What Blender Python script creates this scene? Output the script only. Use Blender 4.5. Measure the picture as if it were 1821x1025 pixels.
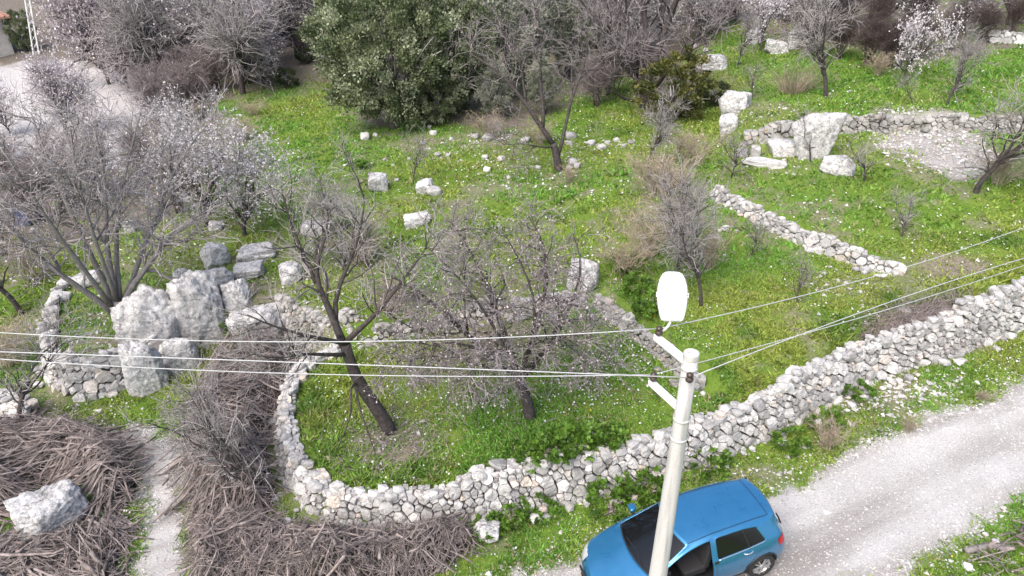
import bpy, bmesh, math, random
import numpy as np
from mathutils import Vector, Matrix

random.seed(5)
RNG = np.random.default_rng(11)
R = math.radians
for o in list(bpy.data.objects):
    bpy.data.objects.remove(o)
scene = bpy.context.scene
COL = scene.collection

# ------------------------------------------------------------------ camera
CAM_H, PITCH, ROLL, FPX = 12.5, R(28.5), R(1.0), 1230.0
cam_d = bpy.data.cameras.new('camera')
cam_o = bpy.data.objects.new('camera', cam_d)
COL.objects.link(cam_o)
cam_d.sensor_width = 36.0
cam_d.lens = 36.0 * FPX / 1821.0
cam_d.clip_start, cam_d.clip_end = 0.1, 2000.0
_f = np.array([0, math.cos(PITCH), -math.sin(PITCH)])
_u0 = np.array([0, math.sin(PITCH), math.cos(PITCH)])
_r0 = np.array([1.0, 0, 0])
_r = _r0 * math.cos(ROLL) - _u0 * math.sin(ROLL)
_u = _u0 * math.cos(ROLL) + _r0 * math.sin(ROLL)
CAM = np.array([0, 0, CAM_H])
cam_o.matrix_world = Matrix(((_r[0], _u[0], -_f[0], 0), (_r[1], _u[1], -_f[1], 0), (_r[2], _u[2], -_f[2], CAM_H), (0, 0, 0, 1)))
scene.camera = cam_o

# ------------------------------------------------------------------ sky, sun, exposure
SUN_EL, SUN_AZ = R(52), R(215)          # azimuth measured from +Y clockwise
world = bpy.data.worlds.new('World')
scene.world = world
world.use_nodes = True
wn = world.node_tree
bg = wn.nodes['Background']
sky = wn.nodes.new('ShaderNodeTexSky')
sky.sky_type = 'NISHITA'
sky.sun_disc = False
sky.sun_elevation = SUN_EL
sky.sun_rotation = SUN_AZ
sky.air_density, sky.dust_density, sky.ozone_density = 0.95, 4.2, 1.0
wn.links.new(sky.outputs[0], bg.inputs[0])
bg.inputs[1].default_value = 0.15
sun_d = bpy.data.lights.new('sun', 'SUN')
sun_d.energy = 1.2
sun_d.angle = R(50)
sun_d.color = (1.0, 0.975, 0.955)
sun_o = bpy.data.objects.new('sun', sun_d)
COL.objects.link(sun_o)
_sd = Vector((math.sin(SUN_AZ) * math.cos(SUN_EL), math.cos(SUN_AZ) * math.cos(SUN_EL), math.sin(SUN_EL)))
sun_o.rotation_euler = _sd.to_track_quat('Z', 'Y').to_euler()
scene.view_settings.view_transform = 'Standard'
scene.view_settings.look = 'None'
scene.view_settings.gamma = 1.0
scene.view_settings.use_curve_mapping = False
scene.view_settings.exposure = 1.02


# ------------------------------------------------------------------ pixel <-> world
def ray(px, py):
    return _f + _r * (px - 910.5) / FPX - _u * (py - 512.5) / FPX


def proj(p):
    d = np.asarray(p, float) - CAM
    z = d @ _f
    return 910.5 + FPX * (d @ _r) / z, 512.5 - FPX * (d @ _u) / z


def hit(px, py, zf=None):
    zf = zf or Z
    d = ray(px, py)
    t = np.arange(9.0, 170.0, 0.06)
    P = CAM + t[:, None] * d
    below = P[:, 2] < zf(P[:, 0], P[:, 1])
    i = int(np.argmax(below)) if below.any() else len(t) - 1
    return P[i]


def hits(pxs, zf=None):
    return np.array([hit(a, b, zf) for a, b in pxs])


def on_plane(px, py, B, back=0.0):
    """point of the pixel's ray in the upright plane through B that faces the camera, `back` metres behind it"""
    n = np.array([B[0] - CAM[0], B[1] - CAM[1], 0.0])
    n /= np.linalg.norm(n)
    d = ray(px, py)
    t = ((np.asarray(B) - CAM) @ n + back) / (d @ n)
    return CAM + t * d


# ------------------------------------------------------------------ noise
def _h(i, j, k, s):
    n = (i * 374761393 + j * 668265263 + k * 2147483647 + s * 974634777) & 0xffffffff
    n = ((n ^ (n >> 13)) * 1274126177) & 0xffffffff
    n = n ^ (n >> 16)
    return (n & 0xffffff) / float(0xffffff)


def vnoise(x, y, z=0.0, s=0):
    x, y, z = np.broadcast_arrays(np.asarray(x, float), np.asarray(y, float), np.asarray(z, float))
    i, j, k = (np.floor(a).astype(np.int64) for a in (x, y, z))
    fx, fy, fz = x - i, y - j, z - k
    fx, fy, fz = (a * a * (3 - 2 * a) for a in (fx, fy, fz))
    out = 0
    for a in (0, 1):
        for b in (0, 1):
            for c in (0, 1):
                w = (fx if a else 1 - fx) * (fy if b else 1 - fy) * (fz if c else 1 - fz)
                out = out + w * _h(i + a, j + b, k + c, s)
    return out


def fbm(x, y, z=0.0, s=0, oct=4):
    v, a, t = 0, 1.0, 0
    for q in range(oct):
        v = v + a * vnoise(np.asarray(x) * 2 ** q, np.asarray(y) * 2 ** q, np.asarray(z) * 2 ** q, s + q * 17)
        t += a
        a *= 0.5
    return v / t


def sstep(a, b, x):
    t = np.clip((x - a) / (b - a), 0, 1)
    return t * t * (3 - 2 * t)


def sdist(x, y, poly):
    """signed distance to a polygon, positive inside"""
    poly = np.asarray(poly)[:, :2]
    x, y = np.asarray(x, float), np.asarray(y, float)
    d2 = np.full(x.shape, 1e18)
    ins = np.zeros(x.shape, bool)
    n = len(poly)
    for q in range(n):
        ax, ay = poly[q]
        bx, by = poly[(q + 1) % n]
        ex, ey = bx - ax, by - ay
        t = np.clip(((x - ax) * ex + (y - ay) * ey) / (ex * ex + ey * ey + 1e-12), 0, 1)
        d2 = np.minimum(d2, (x - ax - t * ex) ** 2 + (y - ay - t * ey) ** 2)
        c = (ay > y) != (by > y)
        with np.errstate(divide='ignore', invalid='ignore'):
            xi = ax + (y - ay) * ex / (ey if ey != 0 else 1e-12)
        ins ^= c & (x < xi)
    d = np.sqrt(d2)
    return np.where(ins, d, -d)


# ------------------------------------------------------------------ materials
def new_mat(name):
    m = bpy.data.materials.new(name)
    m.use_nodes = True
    nt = m.node_tree
    b = nt.nodes['Principled BSDF']
    return m, nt, b


def nd(nt, typ, **kw):
    n = nt.nodes.new(typ)
    for k, v in kw.items():
        setattr(n, k, v)
    return n


def ramp(nt, src, stops):
    r = nt.nodes.new('ShaderNodeValToRGB')
    e = r.color_ramp.elements
    while len(e) < len(stops):
        e.new(0.5)
    for q, (p, c) in enumerate(stops):
        e[q].position = p
        e[q].color = (*c, 1) if len(c) == 3 else c
    nt.links.new(src, r.inputs[0])
    return r.outputs[0]


def mixc(nt, fac, a, b, typ='MIX'):
    n = nt.nodes.new('ShaderNodeMix')
    n.data_type = 'RGBA'
    n.blend_type = typ
    for s, i in ((fac, 0), (a, 6), (b, 7)):
        if isinstance(s, (int, float)):
            n.inputs[i].default_value = s
        elif isinstance(s, tuple):
            n.inputs[i].default_value = (*s, 1)
        else:
            nt.links.new(s, n.inputs[i])
    return n.outputs[2]


def noise(nt, scale, detail=4, rough=0.6, coord='Object', dist=0.0):
    tc = nt.nodes.new('ShaderNodeTexCoord')
    n = nt.nodes.new('ShaderNodeTexNoise')
    n.inputs['Scale'].default_value = scale
    n.inputs['Detail'].default_value = detail
    n.inputs['Roughness'].default_value = rough
    n.inputs['Distortion'].default_value = dist
    if coord == 'World':
        g = nt.nodes.new('ShaderNodeNewGeometry')
        nt.links.new(g.outputs['Position'], n.inputs['Vector'])
    else:
        nt.links.new(tc.outputs[coord], n.inputs['Vector'])
    return n.outputs['Fac']


def attr(nt, name, out='Fac'):
    a = nt.nodes.new('ShaderNodeAttribute')
    a.attribute_name = name
    return a.outputs[out]


def bump(nt, b, h, strength, dist=0.02):
    n = nt.nodes.new('ShaderNodeBump')
    n.inputs['Strength'].default_value = strength
    n.inputs['Distance'].default_value = dist
    nt.links.new(h, n.inputs['Height'])
    nt.links.new(n.outputs[0], b.inputs['Normal'])


def math_n(nt, op, a, b=None):
    n = nt.nodes.new('ShaderNodeMath')
    n.operation = op
    for i, s in enumerate((a, b)):
        if s is None:
            continue
        if isinstance(s, (int, float)):
            n.inputs[i].default_value = s
        else:
            nt.links.new(s, n.inputs[i])
    return n.outputs[0]


M = {}


def plain(name, col, rough=0.6, metal=0.0, var=0.15, scale=6.0, spec=None):
    m, nt, b = new_mat(name)
    n = noise(nt, scale, coord='World')
    lo = tuple(c * (1 - var) for c in col)
    hi = tuple(min(1, c * (1 + var)) for c in col)
    c = ramp(nt, n, [(0.3, lo), (0.7, hi)])
    nt.links.new(c, b.inputs['Base Color'])
    b.inputs['Roughness'].default_value = rough
    b.inputs['Metallic'].default_value = metal
    if spec is not None:
        b.inputs['Specular IOR Level'].default_value = spec
    M[name] = m
    return m


def stone_mat(name, c1, c2, c3, dark, lichen=0.5, big=1.0, crack=0.0):
    """limestone: tone attribute and noise pick between greys, with dark lichen in blotches"""
    m, nt, b = new_mat(name)
    t = attr(nt, 'tone')
    base = ramp(nt, t, [(0.0, c1), (0.45, c2), (0.85, c1), (1.0, c3)])
    n1 = noise(nt, 5.0 * big, 6, 0.7, 'World')
    base = mixc(nt, 0.75, base, ramp(nt, n1, [(0.28, (0.45, 0.45, 0.46)), (0.5, (0.9, 0.89, 0.87)), (0.7, (1.12, 1.1, 1.07))]), 'MULTIPLY')
    n2 = noise(nt, 2.1 * big, 8, 0.75, 'World', 0.6)
    f = ramp(nt, n2, [(0.5, (0, 0, 0)), (0.66, (lichen, lichen, lichen))])
    base = mixc(nt, f, base, dark)
    n3 = noise(nt, 24.0 * big, 4, 0.7, 'World')
    hgt = n3
    if crack:
        g = nt.nodes.new('ShaderNodeNewGeometry')
        nz = nt.nodes.new('ShaderNodeTexNoise')
        nz.inputs['Scale'].default_value = 2.5
        nz.inputs['Detail'].default_value = 4
        nt.links.new(g.outputs['Position'], nz.inputs['Vector'])
        va = nt.nodes.new('ShaderNodeVectorMath')
        va.operation = 'MULTIPLY_ADD'
        va.inputs[1].default_value = (0.7, 0.7, 0.7)
        nt.links.new(nz.outputs['Color'], va.inputs[0])
        nt.links.new(g.outputs['Position'], va.inputs[2])
        vo = nt.nodes.new('ShaderNodeTexVoronoi')
        vo.feature = 'DISTANCE_TO_EDGE'
        vo.inputs['Scale'].default_value = 1.7
        nt.links.new(va.outputs[0], vo.inputs['Vector'])
        cr = ramp(nt, vo.outputs['Distance'], [(0.0, (0.25, 0.24, 0.23)), (0.035, (1, 1, 1))])
        base = mixc(nt, crack, base, cr, 'MULTIPLY')
        n4 = noise(nt, 7.0, 8, 0.8, 'World')
        base = mixc(nt, 0.8, base, ramp(nt, n4, [(0.40, (0.45, 0.45, 0.46)), (0.50, (1, 1, 1)), (0.66, (1.12, 1.12, 1.12))]), 'MULTIPLY')
        hgt = math_n(nt, 'ADD', n4, math_n(nt, 'MULTIPLY', n3, 0.4))
    base = mixc(nt, 0.6, base, ramp(nt, n3, [(0.36, (0.62, 0.62, 0.63)), (0.55, (1.05, 1.05, 1.05))]), 'MULTIPLY')
    nt.links.new(base, b.inputs['Base Color'])
    b.inputs['Roughness'].default_value = 0.92
    b.inputs['Specular IOR Level'].default_value = 0.2
    bump(nt, b, hgt, 0.9 if crack else 0.6, 0.09 if crack else 0.03)
    M[name] = m


stone_mat('limestone', (0.68, 0.67, 0.655), (0.36, 0.355, 0.35), (0.66, 0.57, 0.49), (0.15, 0.145, 0.125), 0.6)
stone_mat('mossy_stone', (0.48, 0.47, 0.45), (0.30, 0.295, 0.28), (0.42, 0.36, 0.30), (0.09, 0.09, 0.05), 0.9)
stone_mat('boulder', (0.82, 0.81, 0.80), (0.74, 0.73, 0.725), (0.80, 0.76, 0.72), (0.18, 0.18, 0.175), 0.65, 0.9, 0.6)
stone_mat('pebble', (0.70, 0.69, 0.68), (0.38, 0.375, 0.37), (0.62, 0.56, 0.50), (0.30, 0.29, 0.28), 0.25)


def bark(name, a, c, scale=9.0):
    m, nt, b = new_mat(name)
    n = noise(nt, scale, 6, 0.7)
    t = attr(nt, 'tone')
    col = ramp(nt, n, [(0.3, a), (0.7, c)])
    col = mixc(nt, 0.8, col, ramp(nt, t, [(0, (0.45, 0.44, 0.43)), (1, (1.5, 1.47, 1.45))]), 'MULTIPLY')
    nt.links.new(col, b.inputs['Base Color'])
    b.inputs['Roughness'].default_value = 0.9
    b.inputs['Specular IOR Level'].default_value = 0.2
    bump(nt, b, n, 0.5, 0.03)
    M[name] = m


bark('bark_dark', (0.03, 0.026, 0.025), (0.115, 0.10, 0.097))
bark('bark_mid', (0.07, 0.062, 0.06), (0.21, 0.19, 0.185))
bark('bark_grey', (0.15, 0.14, 0.135), (0.32, 0.30, 0.29))
bark('twig_grey', (0.26, 0.245, 0.24), (0.43, 0.405, 0.40))
bark('twig_mauve', (0.27, 0.245, 0.25), (0.45, 0.415, 0.425))
bark('twig_brown', (0.20, 0.17, 0.165), (0.35, 0.305, 0.30))
bark('twig_tan', (0.30, 0.25, 0.185), (0.46, 0.39, 0.30))
bark('stick', (0.085, 0.07, 0.065), (0.34, 0.295, 0.275), 5.0)
bark('twig_dusk', (0.18, 0.16, 0.162), (0.36, 0.325, 0.33))
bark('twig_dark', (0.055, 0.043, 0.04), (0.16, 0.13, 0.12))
bark('dry_leaf', (0.10, 0.06, 0.045), (0.24, 0.15, 0.11), 5.0)


def vcol(name, rough=0.7, trans=0.0, spec=0.3):
    m, nt, b = new_mat(name)
    c = attr(nt, 'col', 'Color')
    nt.links.new(c, b.inputs['Base Color'])
    b.inputs['Roughness'].default_value = rough
    b.inputs['Specular IOR Level'].default_value = spec
    if trans:
        tr = nt.nodes.new('ShaderNodeBsdfTranslucent')
        nt.links.new(c, tr.inputs['Color'])
        mx = nt.nodes.new('ShaderNodeMixShader')
        mx.inputs[0].default_value = trans
        out = nt.nodes['Material Output']
        nt.links.new(b.outputs[0], mx.inputs[1])
        nt.links.new(tr.outputs[0], mx.inputs[2])
        nt.links.new(mx.outputs[0], out.inputs['Surface'])
    M[name] = m


vcol('grass_leaf', 0.6, 0.3)
vcol('tree_leaf', 0.5, 0.2, 0.4)
vcol('petal', 0.7, 0.25)

plain('concrete', (0.53, 0.505, 0.51), 0.85, 0, 0.18, 2)
plain('white_paint', (0.78, 0.78, 0.77), 0.5, 0, 0.03, 8)
plain('lamp_plastic', (0.80, 0.80, 0.80), 0.35, 0, 0.02, 8)
plain('lamp_vent', (0.45, 0.45, 0.46), 0.6, 0, 0.05, 8)
plain('porcelain', (0.06, 0.04, 0.035), 0.25, 0, 0.2, 20)
plain('wire_metal', (0.46, 0.46, 0.465), 0.45, 0.0, 0.1, 20)
plain('steel', (0.60, 0.60, 0.59), 0.45, 0.0, 0.1, 10)
plain('soil_core', (0.085, 0.075, 0.06), 0.95, 0, 0.35, 6)
plain('brush_gap_shade', (0.035, 0.028, 0.024), 0.95, 0, 0.4, 9)  # near-black colour for the shade between heaped sticks
plain('render_wall', (0.50, 0.47, 0.43), 0.9, 0, 0.15, 3)
plain('roof_tile', (0.36, 0.20, 0.15), 0.85, 0, 0.2, 5)
plain('dark_opening', (0.02, 0.02, 0.022), 0.4, 0, 0.1, 5)
plain('tarp_blue', (0.05, 0.07, 0.19), 0.55, 0, 0.25, 3)
plain('tyre', (0.02, 0.02, 0.02), 0.85, 0, 0.2, 20)
plain('alloy', (0.55, 0.55, 0.56), 0.3, 0.7, 0.05, 10)
plain('chrome', (0.75, 0.76, 0.78), 0.15, 0.9, 0.03, 10)
plain('black_plastic', (0.018, 0.018, 0.02), 0.55, 0, 0.1, 10)
plain('cabin', (0.012, 0.012, 0.014), 0.8, 0, 0.2, 10)
plain('seat_fabric', (0.03, 0.03, 0.033), 0.9, 0, 0.2, 30)
plain('red_lens', (0.42, 0.012, 0.02), 0.12, 0, 0.1, 30)
plain('clear_lens', (0.55, 0.57, 0.6), 0.1, 0.3, 0.1, 30)

m, nt, b = new_mat('concrete')
tc_ = nt.nodes.new('ShaderNodeTexCoord')
mq = nt.nodes.new('ShaderNodeMapping')
mq.inputs['Scale'].default_value = (14.0, 14.0, 0.8)
nt.links.new(tc_.outputs['Object'], mq.inputs['Vector'])
ns_ = nt.nodes.new('ShaderNodeTexNoise')
ns_.inputs['Scale'].default_value = 1.0
ns_.inputs['Detail'].default_value = 6
nt.links.new(mq.outputs[0], ns_.inputs['Vector'])
cc_ = ramp(nt, ns_.outputs['Fac'], [(0.3, (0.36, 0.345, 0.34)), (0.5, (0.53, 0.51, 0.505)), (0.7, (0.60, 0.575, 0.57))])
cc_ = mixc(nt, 0.5, cc_, ramp(nt, noise(nt, 60.0, 3, 0.7), [(0.35, (0.7, 0.7, 0.7)), (0.6, (1.05, 1.05, 1.05))]), 'MULTIPLY')
nt.links.new(cc_, b.inputs['Base Color'])
b.inputs['Roughness'].default_value = 0.9
M['concrete'] = m
m, nt, b = new_mat('car_paint')
dn = noise(nt, 3.0, 5, 0.65, 'World')
nt.links.new(ramp(nt, dn, [(0.3, (0.03, 0.20, 0.40)), (0.75, (0.045, 0.235, 0.45))]), b.inputs['Base Color'])
b.inputs['Metallic'].default_value = 0.6
dr = nt.nodes.new('ShaderNodeMapRange')
dr.inputs['To Min'].default_value, dr.inputs['To Max'].default_value = 0.22, 0.36
nt.links.new(dn, dr.inputs['Value'])
nt.links.new(dr.outputs[0], b.inputs['Roughness'])
b.inputs['Coat Weight'].default_value = 1.0
b.inputs['Coat Roughness'].default_value = 0.06
M['car_paint'] = m
m, nt, b = new_mat('car_glass')
b.inputs['Base Color'].default_value = (0.006, 0.007, 0.008, 1)
b.inputs['Roughness'].default_value = 0.04
M['car_glass'] = m


# ------------------------------------------------------------------ mesh + object helpers
def mk(name, V, faces, smooth=False, tone=None, col=None):
    """mesh from arrays; faces: list of (m,3) / (m,4) index arrays"""
    V = np.ascontiguousarray(V, dtype=np.float32).reshape(-1, 3)
    me = bpy.data.meshes.new(name)
    faces = [np.asarray(f, dtype=np.int32) for f in faces if len(f)]
    me.vertices.add(len(V))
    me.vertices.foreach_set('co', V.ravel())
    loops = np.concatenate([f.ravel() for f in faces])
    sizes = np.concatenate([np.full(len(f), f.shape[1], np.int32) for f in faces])
    starts = np.concatenate([[0], np.cumsum(sizes)[:-1]]).astype(np.int32)
    me.loops.add(len(loops))
    me.loops.foreach_set('vertex_index', loops)
    me.polygons.add(len(sizes))
    me.polygons.foreach_set('loop_start', starts)
    me.polygons.foreach_set('use_smooth', np.full(len(sizes), smooth))
    if tone is not None:
        a = me.attributes.new('tone', 'FLOAT', 'POINT')
        a.data.foreach_set('value', np.ascontiguousarray(np.broadcast_to(tone, (len(V),)), dtype=np.float32))
    if col is not None:
        a = me.attributes.new('col', 'FLOAT_COLOR', 'POINT')
        c = np.ones((len(V), 4), np.float32)
        c[:, :3] = col
        a.data.foreach_set('color', c.ravel())
    me.update(calc_edges=True)
    me.validate()
    return me


def obj(name, me, mat=None, parent=None, loc=(0, 0, 0), rot=None):
    o = bpy.data.objects.new(name, me)
    COL.objects.link(o)
    if mat and me is not None and not me.materials:
        me.materials.append(M[mat] if isinstance(mat, str) else mat)
    if parent is not None:
        o.parent = parent
    o.location = [float(v) for v in loc]
    if rot is not None:
        o.rotation_euler = rot
    return o


def tag(o, label=None, cat=None, group=None, kind=None):
    for k, v in (('label', label), ('category', cat), ('group', group), ('kind', kind)):
        if v:
            o[k] = v
    return o


def thing(name, label, cat, loc=(0, 0, 0), rz=0.0, group=None):
    o = bpy.data.objects.new(name, None)
    o.empty_display_size = 0.3
    COL.objects.link(o)
    o.location = [float(v) for v in loc]
    o.rotation_euler = (0, 0, rz)
    return tag(o, label, cat, group)


def norm(a):
    return a / (np.linalg.norm(a, axis=-1, keepdims=True) + 1e-12)


def tube_arrays(P, Rr, k=5, cap=False):
    """P (m,n,3) centre lines, Rr (m,n) radii -> verts, quads, (tris), per-vertex line index"""
    P, Rr = np.asarray(P, float), np.asarray(Rr, float)
    m, n, _ = P.shape
    T = norm(np.gradient(P, axis=1))
    ref = np.zeros((m, 1, 3))
    mt = np.abs(T[:, :, 2]).mean(1) > 0.8
    ref[~mt, 0, 2] = 1
    ref[mt, 0, 0] = 1
    N = norm(np.cross(T, np.broadcast_to(ref, T.shape)))
    Bn = np.cross(T, N)
    a = np.arange(k) * 2 * np.pi / k
    V = P[:, :, None, :] + Rr[:, :, None, None] * (np.cos(a)[None, None, :, None] * N[:, :, None, :] + np.sin(a)[None, None, :, None] * Bn[:, :, None, :])
    base = (np.arange(m) * n * k)[:, None, None]
    i = (np.arange(n - 1) * k)[None, :, None]
    j = np.arange(k)[None, None, :]
    j2 = (j + 1) % k
    q = np.stack([base + i + j, base + i + j2, base + i + k + j2, base + i + k + j], -1).reshape(-1, 4)
    V = V.reshape(-1, 3)
    line = np.repeat(np.arange(m), n * k)
    tris = np.zeros((0, 3), int)
    if cap:
        c0 = len(V) + np.arange(m)
        c1 = c0 + m
        V = np.concatenate([V, P[:, 0], P[:, -1]])
        line = np.concatenate([line, np.arange(m), np.arange(m)])
        jj, jj2 = np.arange(k), (np.arange(k) + 1) % k
        b0 = (np.arange(m) * n * k)[:, None]
        e0 = b0 + (n - 1) * k
        t0 = np.stack([b0 + jj2, b0 + jj, np.broadcast_to(c0[:, None], (m, k))], -1).reshape(-1, 3)
        t1 = np.stack([e0 + jj, e0 + jj2, np.broadcast_to(c1[:, None], (m, k))], -1).reshape(-1, 3)
        tris = np.concatenate([t0, t1])
    return V, q, tris, line


class Acc:
    """collects arrays into one mesh"""

    def __init__(s):
        s.V, s.Q, s.T, s.tone, s.col, s.n = [], [], [], [], [], 0

    def add(s, V, Q=None, T=None, tone=0.5, col=None):
        V = np.asarray(V, float).reshape(-1, 3)
        s.V.append(V)
        if Q is not None and len(Q):
            s.Q.append(np.asarray(Q) + s.n)
        if T is not None and len(T):
            s.T.append(np.asarray(T) + s.n)
        s.tone.append(np.broadcast_to(tone, (len(V),)))
        if col is not None:
            s.col.append(np.broadcast_to(col, (len(V), 3)))
        s.n += len(V)
        return s

    def tubes(s, P, Rr, k=5, cap=False, tone=None):
        V, q, t, line = tube_arrays(P, Rr, k, cap)
        tn = RNG.random(len(P)) if tone is None else np.broadcast_to(tone, (len(P),))
        return s.add(V, q, t, tn[line])

    def box(s, c, h, rot=None, tone=0.5):
        V = np.array([(x, y, z) for x in (-1, 1) for y in (-1, 1) for z in (-1, 1)], float) * np.asarray(h)
        if rot is not None:
            V = V @ np.asarray(rot).T
        V = V + np.asarray(c)
        Q = [(0, 1, 3, 2), (4, 6, 7, 5), (0, 4, 5, 1), (2, 3, 7, 6), (0, 2, 6, 4), (1, 5, 7, 3)]
        return s.add(V, np.array(Q), None, tone)

    def mesh(s, name, smooth=False):
        f = []
        if s.Q:
            f.append(np.concatenate(s.Q))
        if s.T:
            f.append(np.concatenate(s.T))
        return mk(name, np.concatenate(s.V), f, smooth, np.concatenate(s.tone), np.concatenate(s.col) if s.col else None)


def lathe(profile, k=24):
    """profile [(r,z)] revolved about z"""
    pr = np.array(profile, float)
    a = np.arange(k) * 2 * np.pi / k
    V = np.stack([pr[:, None, 0] * np.cos(a), pr[:, None, 0] * np.sin(a), np.broadcast_to(pr[:, None, 1], (len(pr), k))], -1).reshape(-1, 3)
    i = (np.arange(len(pr) - 1) * k)[:, None]
    j = np.arange(k)[None]
    j2 = (j + 1) % k
    Q = np.stack([i + j, i + j2, i + k + j2, i + k + j], -1).reshape(-1, 4)
    return V, Q


# ------------------------------------------------------------------ terrain
def z_base(x, y):
    x, y = np.asarray(x, float), np.asarray(y, float)
    xs = np.clip(x, -25, 28)
    z = 0.035 * (xs - 1.4) + 0.07 * np.log1p(np.exp(np.clip(1.3 * (xs - 1.0), -30, 30))) / 1.3 * 0.85 - 0.07
    z = z + 0.055 * np.clip(y - 13, 0, 34)
    z = z + 0.16 * np.clip(y - 47, 0, 300)
    z = z + 0.16 * (fbm(x * 0.22, y * 0.22, 0, 3, 3) - 0.5) * sstep(12.5, 16, y)
    return z


ROAD_PX = [(880, 1060), (960, 1008), (1040, 968), (1150, 930), (1290, 890), (1400, 862), (1500, 815), (1600, 765), (1700, 722), (1821, 668), (1990, 600),
           (1990, 815), (1821, 908), (1745, 950), (1655, 1000), (1560, 1050), (1460, 1095), (1300, 1150), (1000, 1150)]
PATH_PX = [(110, 768), (190, 762), (265, 770), (318, 798), (324, 860), (330, 930), (337, 1060), (215, 1060), (243, 960), (262, 905), (252, 845), (222, 808), (165, 787)]
road_poly = hits(ROAD_PX, z_base)[:, :2]
path_poly = hits(PATH_PX, z_base)[:, :2]

FRONT_FOOT_PX = [(1960, 520), (1890, 556), (1821, 590), (1760, 618), (1700, 640), (1625, 655), (1560, 668), (1500, 705), (1440, 755), (1385, 780), (1330, 800), (1240, 835), (1160, 862), (1080, 888), (1000, 903), (900, 918),
                 (830, 932), (760, 940), (700, 944), (640, 946), (580, 940), (535, 918), (503, 880), (488, 830), (484, 780), (488, 730), (503, 690), (528, 664), (560, 648), (600, 640)]
front_foot = hits(FRONT_FOOT_PX, z_base)
A_poly = np.concatenate([front_foot[:, :2], [[front_foot[-1, 0] + 3, front_foot[-1, 1] + 6], [4, 30], [40, 40]]])


def step_in(x, y, poly, a=0.15, b=0.6):
    return sstep(a, b, sdist(x, y, poly))


def h_A(x):
    return 0.50 + 0.36 * sstep(-1.7, -0.8, np.asarray(x, float))


def z_A(x, y):
    return z_base(x, y) + h_A(x) * step_in(x, y, A_poly)


# second terrace: bastion on the left, rock outcrop, rubble wall behind the leaning tree, inner wall on the right
BAST_PX = [(118, 545), (88, 590), (76, 640), (76, 690), (98, 716), (130, 722), (180, 708), (225, 700), (262, 672), (292, 655)]
bast_foot = hits(BAST_PX, z_base)
MIDL_PX = [(340, 640), (410, 618), (470, 600)]
RUB_PX = [(490, 590), (545, 622), (600, 640), (660, 622), (745, 588), (850, 578), (960, 565), (1045, 548)]
INNER_PX = [(1052, 545), (1085, 572), (1120, 600), (1160, 632), (1200, 662), (1235, 700)]
midl = hits(MIDL_PX, z_base)
rub_foot = hits(RUB_PX, z_A)
inner_foot = hits(INNER_PX, z_A)
B_poly = np.concatenate([[[bast_foot[0, 0] - 1, bast_foot[0, 1] + 14]], bast_foot[:, :2], midl[:, :2], rub_foot[:, :2], inner_foot[:, :2],
                         [[inner_foot[-1, 0] + 0.6, inner_foot[-1, 1] - 0.9]], front_foot[10::-1, :2] + np.array([-0.10, 0.25]), [[45, 45], [30, 70], [-25, 70]]])


def z_B(x, y):
    hb = 1.05 + 0.12 * sstep(-11, -7, x)
    return z_base(x, y) + np.maximum(h_A(x) * step_in(x, y, A_poly), hb * step_in(x, y, B_poly))


DIAG_PX = [(1262, 352), (1310, 380), (1360, 412), (1420, 440), (1480, 462), (1540, 482), (1590, 494)]
diag_foot = hits(DIAG_PX, z_B)
C_poly = np.concatenate([diag_foot[:, :2], hits([(1680, 490), (1850, 440)], z_B)[:, :2], [[60, 40], [60, 75], [15, 75]], hits([(1290, 240), (1285, 290)], z_B)[:, :2]])


def z_C(x, y):
    w = sstep(diag_foot[-1, 0] + 2.5, diag_foot[-1, 0] - 1.5, x) * 0.31 + 0.03
    return z_B(x, y) + 0.0 + w * step_in(x, y, C_poly) + (0.36 - w) * step_in(x, y, C_poly, 0.2, 4.5)


BACK_PX = [(1322, 262), (1360, 272), (1415, 268), (1480, 240), (1560, 236), (1640, 228), (1700, 232), (1760, 236), (1830, 238), (1900, 238)]
back_foot = hits(BACK_PX, z_C)
D_poly = np.concatenate([hits([(1292, 190), (1300, 235)], z_C)[:, :2], back_foot[:, :2], [[70, 50], [70, 90], [12, 90]]])


def z_D(x, y):
    return z_C(x, y) + 0.48 * step_in(x, y, D_poly)


def z_full(x, y):
    z = z_D(x, y)
    return z + 0.05 * (fbm(np.asarray(x) * 1.1, np.asarray(y) * 1.1, 0, 9, 3) - 0.5)


GX0, GX1, GY0, GY1, GS = -46.0, 46.0, 2.0, 76.0, 0.25
gx, gy = np.arange(GX0, GX1 + 0.01, GS), np.arange(GY0, GY1 + 0.01, GS)
GRID = z_full(*np.meshgrid(gx, gy))


def Z(x, y):
    x, y = np.asarray(x, float), np.asarray(y, float)
    fx = np.clip((x - GX0) / GS, 0, len(gx) - 1.001)
    fy = np.clip((y - GY0) / GS, 0, len(gy) - 1.001)
    i, j = fx.astype(int), fy.astype(int)
    u, v = fx - i, fy - j
    return (GRID[j, i] * (1 - u) * (1 - v) + GRID[j, i + 1] * u * (1 - v) + GRID[j + 1, i] * (1 - u) * v + GRID[j + 1, i + 1] * u * v)


def ground(x, y):
    return np.array([x, y, float(Z(x, y))])


# ---- what covers the ground where
def zone(pxs):
    return hits(pxs)[:, :2]


wood_zones = [zone([(-250, 20), (560, 20), (575, 105), (490, 125), (400, 185), (425, 250), (370, 330), (330, 400), (230, 420), (-250, 440)]),
              zone([(1270, 15), (1990, 15), (1990, 70), (1760, 95), (1590, 128), (1510, 98), (1420, 80), (1330, 50)]),
              zone([(600, 15), (1255, 15), (1268, 170), (1180, 205), (1100, 150), (1020, 170), (960, 215), (860, 225), (760, 205), (650, 232), (610, 150)])]
pale_zones = [zone([(-200, 120), (120, 110), (290, 130), (290, 190), (210, 300), (60, 320), (-200, 330)])]


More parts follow.
